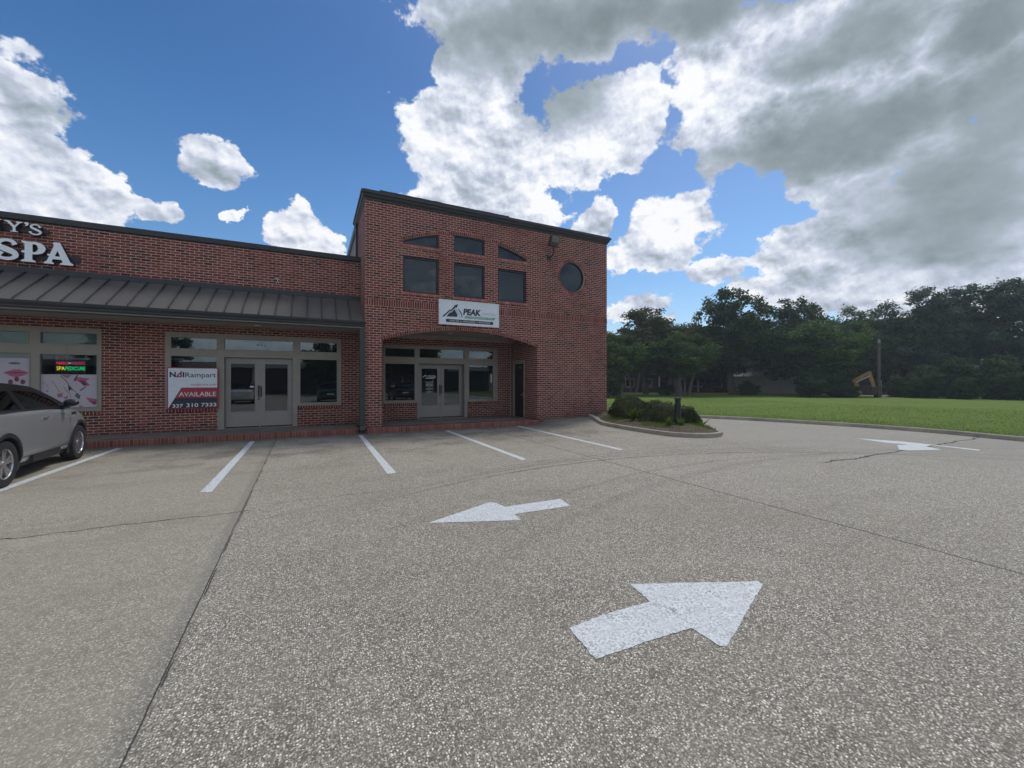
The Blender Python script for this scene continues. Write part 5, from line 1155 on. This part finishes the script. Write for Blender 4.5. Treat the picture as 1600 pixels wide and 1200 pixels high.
proto('big', 12, 10.5, [(0, 0, 6.4, 3.8, 3.8, 3.6), (1.8, 0.5, 4.2, 3.2, 3.2, 2.8), (-1.8, -0.5, 4.4, 3.0, 3.0, 2.8)], 'leaf_dark', 'bark', 240, 180, 0.27, 0.75, 0.36, low=0.12)
proto('multi', 13, 7, [(0, 0, 4.4, 3.0, 3.0, 2.4), (1.5, 0, 3.6, 2.0, 2.0, 1.6), (-1.5, 0, 3.8, 2.0, 2.0, 1.7)], 'leaf_mid', 'bark_pale', 170, 160, 0.24, 0.66, 0.30, multi=4, low=0.2)
proto('wide', 14, 11, [(0, 0, 7.2, 5.4, 4.4, 3.0), (-3.0, 0, 6.2, 3.0, 3.0, 2.4), (3.2, 0, 6.6, 3.0, 3.0, 2.6), (0, 0, 4.4, 4.0, 3.4, 2.2)], 'leaf_blue', 'bark', 250, 170, 0.28, 0.85, 0.42, low=0.14)
proto('tall', 15, 14, [(0, 0, 10.4, 2.9, 2.9, 3.4), (0.9, 0.4, 7.0, 3.3, 3.0, 2.6), (-1.2, -0.3, 5.6, 3.0, 2.8, 2.2), (0.5, 0, 3.4, 2.4, 2.4, 1.5)], 'leaf_blue', 'bark', 190, 150, 0.27, 0.74, 0.30, low=0.12)
proto('tall2', 16, 13, [(0, 0, 9.2, 2.6, 2.6, 3.4), (-0.9, 0.4, 5.8, 3.0, 3.0, 2.7)], 'leaf_blue', 'bark', 170, 150, 0.27, 0.76, 0.28, low=0.14)
proto('shrubby', 17, 4, [(0, 0, 1.9, 2.2, 2.0, 1.6), (1.2, 0, 1.4, 1.6, 1.5, 1.2), (-1.3, 0, 1.3, 1.5, 1.5, 1.1)], 'leaf_dark', 'bark', 100, 170, 0.20, 0.55, 0.09, multi=3, low=0.02)
proto('hedge', 18, 5, [(0, 0, 2.4, 2.4, 2.0, 2.1), (1.4, 0, 1.5, 1.7, 1.6, 1.4), (-1.0, 0.3, 3.6, 1.2, 1.2, 1.3)], 'leaf_dark', 'bark', 130, 170, 0.22, 0.6, 0.1, multi=3, low=0.0)
def pol(deg, dist): return dist * math.sin(R(deg)), dist * math.cos(R(deg))
TG = 'trees along the far side of the lawn'
for key, name, lab, deg, dist, s, sz in [
    ('multi', 'broadleaf_tree', 'bright green low tree just right of the tower corner', 40.6, 44, 1.15, .88),
    ('round', 'broadleaf_tree', 'rounded bronze-green tree with a notched dome top, second from the tower', 44.6, 50, 1.42, .93),
    ('multi', 'broadleaf_tree', 'mid green tree on several pale grey stems', 49.2, 46, 1.2, .84),
    ('big', 'broadleaf_tree', 'large dark dense tree left of the pale garage roof', 54.9, 52, 1.20, 1.05),
    ('big', 'broadleaf_tree', 'dark tree standing behind and above the pale garage', 60.4, 58, 1.22, .98),
    ('multi', 'broadleaf_tree', 'lower spreading tree right of the pale garage', 63.0, 52, 1.35, .86),
    ('wide', 'broadleaf_tree', 'broad domed oak behind the utility pole', 67.8, 66, 1.15, .92),
    ('tall', 'broadleaf_tree', 'tall open-crowned tree with a leaning dark trunk right of the oak', 72.2, 64, 1.00, .90),
    ('tall2', 'broadleaf_tree', 'tall slender tree, second of the tall trees at the right', 74.7, 66, 1.10, .90),
    ('tall', 'broadleaf_tree', 'tall feathery tree, rightmost wholly inside the picture', 77.0, 67, 1.08, .86),
    ('tall2', 'broadleaf_tree', 'tall tree cut by the right edge of the picture', 79.4, 66, 1.10, .90)]:
    x, y = pol(deg, dist); plant_tree(key, name, lab, x, y, deg * 7.3, s, TG, sz=sz)
k = 0
for deg, dist, key, s in [(38.5, 62, 'round', 1.0), (41.8, 66, 'big', .95), (46.5, 68, 'big', .85), (53.2, 66, 'multi', 1.2), (58.0, 70, 'wide', .85), (64.5, 72, 'big', 1.05), (66.6, 78, 'tall2', .72), (70.6, 76, 'big', .95), (78.5, 82, 'wide', .8), (81.5, 76, 'big', .9), (43.2, 60, 'multi', 1.3), (48.2, 58, 'multi', 1.0), (52.6, 60, 'big', .72), (57.4, 64, 'big', 1.0), (65.6, 62, 'multi', 1.3), (69.8, 66, 'multi', 1.4)]:
    x, y = pol(deg, dist); plant_tree(key, 'background_tree', 'dark tree of the second row, half hidden behind the front trees', x, y, deg * 3.1, s, 'second row of trees behind the lawn')
k = 0
for deg, dist, s, lab in [(39.2, 40, .8, 'low green bush just right of the tower corner'), (47.1, 47, .42, 'very small bush on the lawn edge between the first tree trunks'), (56.6, 50, .5, 'bush before the left wall of the pale garage'), (62.9, 47, .72, 'round bush at the right end of the pale garage'), (64.8, 50, .95, 'bush left of the yellow digger, tallest near it'), (65.9, 47.5, .45, 'low bush touching the left side of the yellow digger'), (70.6, 52, .55, 'bush just right of the metal gate'),
                    (71.9, 50, .50, 'dark hedge bush under the tall open-crowned tree'), (73.0, 53, .78, 'hedge bush, third right of the gate'), (74.5, 49, .42, 'hedge bush, fourth right of the gate'), (75.5, 53, .80, 'hedge bush, fifth right of the gate'), (76.9, 50, .48, 'hedge bush, sixth right of the gate'), (77.9, 52, .82, 'hedge bush at the right edge of the picture'), (79.8, 50, .55, 'hedge bush cut by the right edge of the picture')]:
    x, y = pol(deg, dist); plant_tree('hedge' if 'hedge' in lab or 'gate' in lab else 'shrubby', 'bush', lab, x, y, deg * 57.7, s, 'bushes under the far trees', 'bush', sz=1.0)
# a dense far thicket closes the gaps at ground level
rg = random.Random(5); lc = LeafCloud()
for _ in range(60000):
    a = R(rg.uniform(33, 86)); dd_ = rg.uniform(66, 92); hgt = (4.6 if a < R(71) else 2.3) + 1.3 * math.sin(a * 37) + 0.9 * math.sin(a * 91)
    lc.leaf(Vector((dd_ * math.sin(a), dd_ * math.cos(a), rg.random() ** 0.8 * hgt)), rdir(rg) + Vector((0, 0, .6)), rg.uniform(.35, .75), rg.uniform(0, .7), .7, 0, rg)
th = lc.build('thicket', M['leaf_dark'], None); th['kind'] = 'stuff'; th['label'] = 'dark mass of undergrowth behind the far trees'

# shrubs of the planting island: mounds of small leaves
def mound(name, label, cx, cy, rx, ry, h, n, lsize, m_, seed, group):
    rg = random.Random(seed); z0 = soil_h(cx, cy); t = thing(name, label, 'shrub', (cx, cy, z0), 0, group); lc = LeafCloud(); mb = MB()
    for k in range(9):
        a = k * 0.7; mb.tube([(0.03 * math.cos(a), 0.03 * math.sin(a), -0.03), (rx * .3 * math.cos(a), ry * .3 * math.sin(a), h * .35), (rx * .62 * math.cos(a), ry * .62 * math.sin(a), h * .66)], [.02, .014, .005], 5, False)
    bumps = [(rdir(rg), rg.uniform(0.10, 0.26), rg.uniform(.25, .5), rg.random()) for _ in range(34)]
    for _ in range(n):
        d_ = rdir(rg); d_.z = abs(d_.z); 
        if rg.random() < 0.3: d_.z *= 0.3; d_.normalize()
        r = 0.80; tn = 0.4
        for bd, am, wd, tt in bumps:
            e = (d_ - bd).length
            if e < wd: r = max(r, 0.80 + am * math.cos(e / wd * PI / 2)); tn = tt * .5 + tn * .5
        r *= 1 - 0.30 * rg.random() ** 2.2
        if rg.random() < 0.02: r *= 1.07
        p = Vector((d_.x * rx * r, d_.y * ry * r, d_.z * h * r))
        lc.leaf(p, d_ + rdir(rg) * 0.8, lsize * rg.uniform(.6, 1.3), min(1, max(0, tn + rg.uniform(-.3, .3))), .5, 0, rg)
    lc.build('foliage', M[m_], t); mb.build('stem', M['bark'], t, local=True)
SG = 'clipped shrubs in the planting island'
mound('shrub', 'tallest dark shrub mound, nearest the tower corner', 11.25, 12.25, 0.82, 0.9, 1.02, 17000, .06, 'shrub', 1, SG)
mound('shrub', 'bronze-tinged shrub mound in the middle of the island, left of the bollard', 11.0, 10.55, 0.74, 0.85, 0.68, 16000, .055, 'shrub', 2, SG)
mound('shrub', 'shrub mound at the back, between the tallest mound and the bollard', 11.85, 11.35, 0.72, 0.8, 0.72, 12000, .06, 'shrub', 3, SG)
mound('shrub', 'small round shrub mound at the tip of the island, right of the bollard', 11.62, 9.85, 0.48, 0.52, 0.62, 9000, .05, 'shrub', 4, SG)
def fern(label, cx, cy, n, ln_, seed, up=1.0):
    rg = random.Random(seed); t = thing('fern', label, 'fern', (cx, cy, soil_h(cx, cy) - 0.02), 0, 'ferns at the edge of the planting island'); lc = LeafCloud()
    for k in range(n):
        a = rg.random() * 6.283; L_ = ln_ * rg.uniform(.6, 1.1); lean = rg.uniform(.15, .75) / up; pv = None
        for i in range(15):
            q = i / 14; r = L_ * math.sin(q * lean * 1.3); z = L_ * (q * math.cos(lean * .6) - 0.25 * q * q * lean); p = Vector((r * math.cos(a), r * math.sin(a), z))
            if pv is not None:
                w_ = 0.075 * math.sin(min(1, q * 1.25 + .12) * PI) ** .7 * ln_ / .6
                sdv = Vector((-math.sin(a), math.cos(a), .15)); tn = rg.uniform(.3, .95)
                for sgn in (1, -1):
                    o = len(lc.v); lc.v += [tuple(pv), tuple(p), tuple(p.lerp(pv, .3) + sdv * sgn * w_ + Vector((0, 0, -.01))), tuple(pv + sdv * sgn * w_ * .5)]; lc.f.append((o, o + 1, o + 2, o + 3)); lc.t.append(tn)
            pv = p
    lc.build('fronds', M['fern'], t)
fern('bright green upright fern at the kerb, just left of the bollard', 10.22, 9.35, 26, .46, 1, 1.5)
fern('second bright fern, at the foot of the bollard', 10.48, 9.12, 24, .44, 9, 1.5)
fern('dull green fern between the two larger shrub mounds', 10.45, 11.25, 28, .72, 2, 1.3)
fern('small fern at the tip of the island beyond the bollard', 11.45, 9.15, 16, .36, 3)
# tufts and short grass on the bed and along the lawn kerb
rg = random.Random(8); lc = LeafCloud()
def blade(x, y, z, h, tn):
    a = rg.random() * 6.283; w_ = 0.006 + h * 0.04; d_ = Vector((math.cos(a), math.sin(a), 0)); ln2 = Vector((rg.uniform(-.4, .4), rg.uniform(-.4, .4), 1)) * h
    o = len(lc.v); b0 = Vector((x, y, z)); lc.v += [tuple(b0 - d_ * w_), tuple(b0 + d_ * w_), tuple(b0 + ln2)]; lc.f.append((o, o + 1, o + 2)); lc.t.append(tn)
for _ in range(9000):
    x, y = rg.uniform(9.9, 12.7), 8.4 + 5 * rg.random()
    if min(math.hypot(x - a, y - c) for a, c in pin) < 0.12: continue
    xa = at_y(left, y); xb = at_y(right, y)
    if not (xa + .15 < x < xb - .15): continue
    if math.sin(x * 3.1 + 1) * math.sin(y * 2.7) < 0.05 and rg.random() < .85: continue
    blade(x, y, soil_h(x, y), rg.uniform(.03, .10), rg.uniform(.3, 1))
g_ = lc.build('bed_grass', M['blade'], None); g_['kind'] = 'stuff'; g_['label'] = 'thin grass and weeds growing in the planting bed'
lc = LeafCloud(); lw = LAWN.data; bvl = BVHTree.FromPolygons([v.co for v in lw.vertices], [tuple(p.vertices) for p in lw.polygons])
for _ in range(60000):
    y = rg.uniform(-1, 26); of = 0.03 + 16 * rg.random() ** 2.4
    yy_ = min(max(y, KP[0][1]), 26); pr = [q for q in range(len(inner) - 1) if inner[q][1] <= yy_ <= inner[q + 1][1]]
    if not pr: continue
    i = pr[0]; a, c = inner[i], inner[i + 1]; x = a[0] + (c[0] - a[0]) * (yy_ - a[1]) / (c[1] - a[1]) + of
    h_ = bvl.ray_cast(Vector((x, y, 2)), Vector((0, 0, -1)))
    if h_[0] is None: continue
    blade(x, y, h_[0].z, rg.uniform(.015, .038) * (1 + of * .03), min(1, max(0, .65 + .3 * math.sin(x * .7) * math.sin(y * .5) + rg.uniform(-.3, .3))))
g_ = lc.build('lawn_grass', M['blade'], None); g_['kind'] = 'stuff'; g_['label'] = 'short mown grass blades of the lawn beyond the kerb'

# bollard, litter
bo = thing('bollard_light', 'dark blue-black round bollard with a ribbed cap in the planting island', 'bollard', (10.78, 9.52, soil_h(10.78, 9.52)))
bz = soil_h(10.78, 9.52); m_b = simple('navy_metal', (0.012, 0.016, 0.032), 0.45)
mb = MB(); mb.tube([(10.78, 9.52, bz - .05), (10.78, 9.52, bz + .66)], 0.105, 28); mb.build('post', m_b, bo, smooth=True)
mb = MB()
for i in range(5): mb.tube([(10.78, 9.52, bz + .675 + i * .028), (10.78, 9.52, bz + .69 + i * .028)], 0.10, 28)
mb.tube([(10.78, 9.52, bz + .66), (10.78, 9.52, bz + .82)], 0.07, 20); mb.build('louvre', m_b, bo, smooth=True)
mb = MB(); mb.tube([(10.78, 9.52, bz + .815), (10.78, 9.52, bz + .86), (10.78, 9.52, bz + .875)], [.11, .11, .095], 28); mb.build('cap', m_b, bo, smooth=True)
li = thing('paper_cup', 'crushed pale blue paper cup lying on the island kerb', 'litter', (10.05, 12.75, .14))
mb = MB(); mb.tube([(9.98, 12.72, .21), (10.04, 12.75, .19), (10.12, 12.78, .175)], [.055, .048, .034], 14); mb.build('cup', simple('pale_blue_paper', (.25, .55, .65), .6), li, smooth=True)
mb = MB(); mb.tube([(9.972, 12.717, .212), (9.982, 12.722, .208)], [.06, .06], 14); mb.build('rim', M['vinyl'], li, smooth=True)
mb = MB(); mb.add([(10.9, 8.02, 0.003), (10.97, 8.03, 0.003), (10.96, 8.07, .018), (10.90, 8.06, .012), (10.93, 8.04, .03)], [(0, 1, 4), (1, 2, 4), (2, 3, 4), (3, 0, 4)]); o = mb.build('paper_scrap', M['vinyl']); tag(o, 'tiny white scrap of paper below the tip of the island kerb', 'litter')

# ================================================================ FAR HOUSES AND GEAR
def local_frame(deg, dist, face=None):
    x, y = pol(deg, dist); a = R(-deg if face is None else face); return x, y, a
def house(label, deg, dist, L_, D_, H_, roof_h, wall_m, roof_m, wins, face=None, door=None, cols=0):
    x, y, a = local_frame(deg, dist, face); t = thing('house', label, 'house', (x, y, 0), a)
    mb = MB(); mb.plate(rect(-L_ / 2, L_ / 2, 0, H_), [rect(*q) for q in wins] + ([rect(*door)] if door else []), XZ(-D_ / 2), .2); mb.box(-L_ / 2, L_ / 2, D_ / 2 - .2, D_ / 2, 0, H_); mb.box(-L_ / 2, -L_ / 2 + .2, -D_ / 2 + .201, D_ / 2 - .201, 0, H_); mb.box(L_ / 2 - .2, L_ / 2, -D_ / 2 + .201, D_ / 2 - .201, 0, H_)
    mb.build('wall', wall_m, t, local=True)
    e = .5; mb = MB(); X, Y_ = L_ / 2 + e, D_ / 2 + e; z0, z1 = H_ - .02, H_ + roof_h; rx = max(.2, X - Y_ * .9)
    mb.add([(-X, -Y_, z0), (X, -Y_, z0), (X, Y_, z0), (-X, Y_, z0), (-rx, 0, z1), (rx, 0, z1), (-X, -Y_, z0 - .12), (X, -Y_, z0 - .12), (X, Y_, z0 - .12), (-X, Y_, z0 - .12)],
           [(0, 1, 5, 4), (1, 2, 5), (2, 3, 4, 5), (3, 0, 4), (0, 6, 7, 1), (1, 7, 8, 2), (2, 8, 9, 3), (3, 9, 6, 0), (9, 8, 7, 6)]); mb.build('roof', roof_m, t, local=True)
    for q in wins:
        f = MB(); f.plate(rect(*q), [rect(q[0] + .06, q[1] - .06, q[2] + .06, q[3] - .06)], XZ(-D_ / 2 + .04), .06); fo = f.build('window', M['vinyl'], t, local=True)
        g2 = MB(); g2.box(q[0], q[1], -D_ / 2 + .08, -D_ / 2 + .09, q[2], q[3]); g2.build('pane', M['tower_glass'], fo, local=True)
    if door:
        f = MB(); f.box(door[0], door[1], -D_ / 2 + .08, -D_ / 2 + .12, door[2], door[3])
        for i in range(1, 4): f.box(door[0] + .05, door[1] - .05, -D_ / 2 + .06, -D_ / 2 + .0805, door[2] + i * (door[3] - door[2]) / 4 - .02, door[2] + i * (door[3] - door[2]) / 4 + .02)
        f.build('door', M['soffit'], t, local=True)
    for i in range(cols):
        xx = -L_ * .22 + i * L_ * .44 / max(1, cols - 1); mb = MB(); mb.tube([(xx, -D_ / 2 - .35, 0), (xx, -D_ / 2 - .35, H_ - .13)], .11, 10); mb.build('column', M['vinyl'], t, local=True, smooth=True)
    return t
hw = simple('pale_wall', (.36, .35, .32), .8, dirt=.4); hr = simple('grey_shingles', (.30, .31, .31), .9, 0, .25, 14); hb = simple('dim_brick_wall', (.075, .045, .036), .9, 0, .3, 8); hr2 = simple('brown_shingles', (.07, .06, .055), .9, 0, .25, 14)
house('pale grey-walled garage with a light hipped roof, between the dark trees', 58.7, 60, 7.5, 6, 2.35, 1.5, hw, hr, [], door=(-1.4, 1.4, .02, 2.05), face=-58.7)
house('low brick house with white columns, seen under the tree canopies left of centre', 47.6, 64, 15, 8, 2.6, 1.9, hb, hr2, [(-6.2, -5.0, .9, 2.1), (-3.8, -2.6, .9, 2.1), (2.4, 3.8, .9, 2.1), (5, 6.3, .9, 2.1)], door=(-.5, .5, .02, 2.1), cols=5, face=-44)
house('low house with a pale fascia hidden behind the hedge at the right', 75.5, 88, 22, 8, 2.7, 1.6, hw, hr2, [(-7, -5, .9, 2.1), (4, 6, .9, 2.1)], face=-76)
x, y = pol(69, 57); mb = MB(); Rz = Matrix.Translation((x, y, 0)) @ Matrix.Rotation(R(-69), 4, 'Z'); mb.box(-6, 6, -4, 2, -.02, 0.26, M=Rz); o = mb.build('driveway', M['curb']); struct(o)
# digger
x, y = pol(67.75, 49); ex = thing('excavator', 'yellow digger arm raised in an inverted V behind low bushes by the pole', 'digger', (x, y, 0.1), R(-67.75))
ym = simple('digger_yellow', (.30, .17, .045), .6, dirt=.5); dk2 = simple('digger_dark', (.05, .035, .03), .7)
mb = MB(); mb.plate([(-1.28, 1.75), (-.80, 1.55), (-.45, .35), (-.72, .30), (-1.02, 1.15)], [], XZ(-.13), .26); mb.build('boom', ym, ex, local=True, bevel=.03)
mb = MB(); mb.plate([(-1.25, 1.72), (-.1, 2.48), (.05, 2.30), (-.85, 1.52)], [], XZ(-.10), .20); mb.build('boom_upper', ym, ex, local=True, bevel=.03)
mb = MB(); mb.plate([(-.12, 2.5), (.12, 2.5), (.45, 1.1), (.22, 1.02), (-.06, 2.0)], [], XZ(-.16), .30); mb.build('dipper_arm', ym, ex, local=True, bevel=.03)
mb = MB(); mb.plate([(.10, 1.10), (.52, 1.12), (.60, .62), (.30, .35), (.02, .45), (.18, .75)], [], XZ(-.3), .6); mb.build('bucket', dk2, ex, local=True, bevel=.03)
mb = MB(); mb.tube([(-.9, -.2, 1.5), (.05, -.2, 2.1)], .05, 8); mb.build('hydraulic_ram', M['alu'], ex, local=True)
mb = MB(); mb.box(-1.3, .5, .2, 2.4, .35, 1.15); mb.box(-1.0, .1, 1.0, 2.2, 1.15, 2.1); mb.build('chassis', dk2, ex, local=True, bevel=.05)
for xx in (-1.25, .45): mb = MB(); mb.tube([(xx - .15, 1.2, .35), (xx + .15, 1.2, .35)], .42, 20); mb.build('wheel', M['rubber'], ex, local=True)
# utility pole, gate
x, y = pol(68.5, 50); up = thing('utility_pole', 'grey wooden utility pole standing by the yellow digger', 'pole', (x, y, 0), R(-68.5))
mb = MB(); mb.tube([(0, 0, -.1), (0, 0, 3.0), (0, 0, 5.7)], [.15, .13, .11], 10); mb.build('post', M['bark'], up, local=True, smooth=True)
mb = MB(); mb.tube([(.0, -.16, 5.2), (.0, -.16, 5.5)], .1, 10); mb.build('transformer', M['grey'], up, local=True)
x, y = pol(69.5, 52); ga = thing('metal_gate', 'pale galvanised gate between posts right of the utility pole', 'gate', (x, y, 0.05), R(-69.5))
for xx, hh in ((-.75, 1.75), (-.1, 1.6), (1.1, 1.7)): mb = MB(); mb.tube([(xx, 0, 0), (xx, 0, hh)], .05, 8); mb.build('post', M['alu'], ga, local=True)
mb = MB()
for z in (.25, 1.35): mb.tube([(-.1, 0, z), (1.1, 0, z)], .035, 6)
for i in range(1, 12): mb.tube([(-.1 + i * .1, 0, .25), (-.1 + i * .1, 0, 1.35)], .006, 4)
mb.tube([(-.75, 0, 1.3), (-.4, 0, .9), (-.45, 0, .55)], .03, 6)
mb.build('gate_panel', M['alu'], ga, local=True)

# ================================================================ ACROSS THE STREET (seen mirrored in the shop windows)
ob_ = thing('low_building', 'long low shop row with a pale fascia, across the street behind the viewer', 'building', (0, -30, 0))
mb = MB(); mb.box(-40, 26, -42, -30, 0, 3.4); mb.build('wall', simple('dim_wall', (.10, .085, .075), .9), ob_)
mb = MB(); mb.box(-41, 27, -42, -28.4, 3.4, 3.5); mb.box(-41, 27, -28.6, -28.4, 3.5, 4.0); mb.build('fascia', M['siding'], ob_)
for i in range(15): mb = MB(); mb.box(-39 + i * 4.6, -38.75 + i * 4.6, -28.9, -28.65, 0, 3.4); mb.build('column', M['siding'], ob_)
for key, x, y, s, lab in (('big', 9.5, -15.5, .95, 'dark tree across the lot, mirrored in the windows right of the doors'), ('wide', -16, -25, .8, 'tree across the lot, mirrored in the left windows'), ('big', 1.5, -24, .75, 'tree across the lot, mirrored in the glass of the porch'), ('round', 26, -22, 1.0, 'tree across the lot at the far right, behind the viewer')):
    plant_tree(key, 'street_tree', lab, x, y, x, s, 'trees behind the viewer')
for lab, pm, x in (('white car parked behind the viewer, leftmost of the mirrored row', 'paint_white', -4.9), ('dark green car parked behind the viewer, middle of the mirrored row', 'paint_green', 1.2), ('black car parked behind the viewer, rightmost of the mirrored row', 'paint_black', 7.3)):
    c_ = make_suv(lab, M[pm], (x, -7.0, 0), R(180)); c_['group'] = 'cars parked in a row behind the viewer'
for i, (x, y) in enumerate(((-26, -12.5), (24, -13.5))):
    p_ = thing('street_pole', 'wooden power pole behind the viewer, ' + ('left' if i == 0 else 'right') + ' end of the wires', 'pole', (x, y, 0))
    mb = MB(); mb.tube([(x, y, -.1), (x, y, 9.8)], [.17, .12], 10); mb.box(x - .08, x + .08, y - 1, y + 1, 9.2, 9.35); mb.build('post', M['bark_pale'], p_)
for k_, (z, dy) in enumerate(((9.4, -.9), (9.4, .9), (8.3, 0), (7.6, .1))):
    mb = MB(); mb.tube([(-26 + 50 * t / 24, -12.5 - t / 24 + dy, z - 4 * .9 * (t / 24) * (1 - t / 24)) for t in range(25)], .02, 4, False)
    o = mb.build('power_wire', M['black']); tag(o, 'black power wire sagging between the poles behind the viewer', 'wire', 'power wires behind the viewer')

# ================================================================ HAZE VOLUME ADDED IN PLACE OF LENS FLARE
mb = MB(); mb.box(-110, 150, -60, 150, -1.1, 22)
m_, b_ = mat('added_haze'); vn = b_.node('ShaderNodeVolumePrincipled'); vn.inputs['Color'].default_value = (0.80, 0.90, 1.0, 1); vn.inputs['Density'].default_value = 0.0010; vn.inputs['Anisotropy'].default_value = 0.35
b_.l.new(vn.outputs[0], b_.node('ShaderNodeOutputMaterial').inputs['Volume'])
hz = mb.build('haze', m_); hz['kind'] = 'stuff'; hz['label'] = 'thin haze added over the lot and the lawn in place of lens flare'
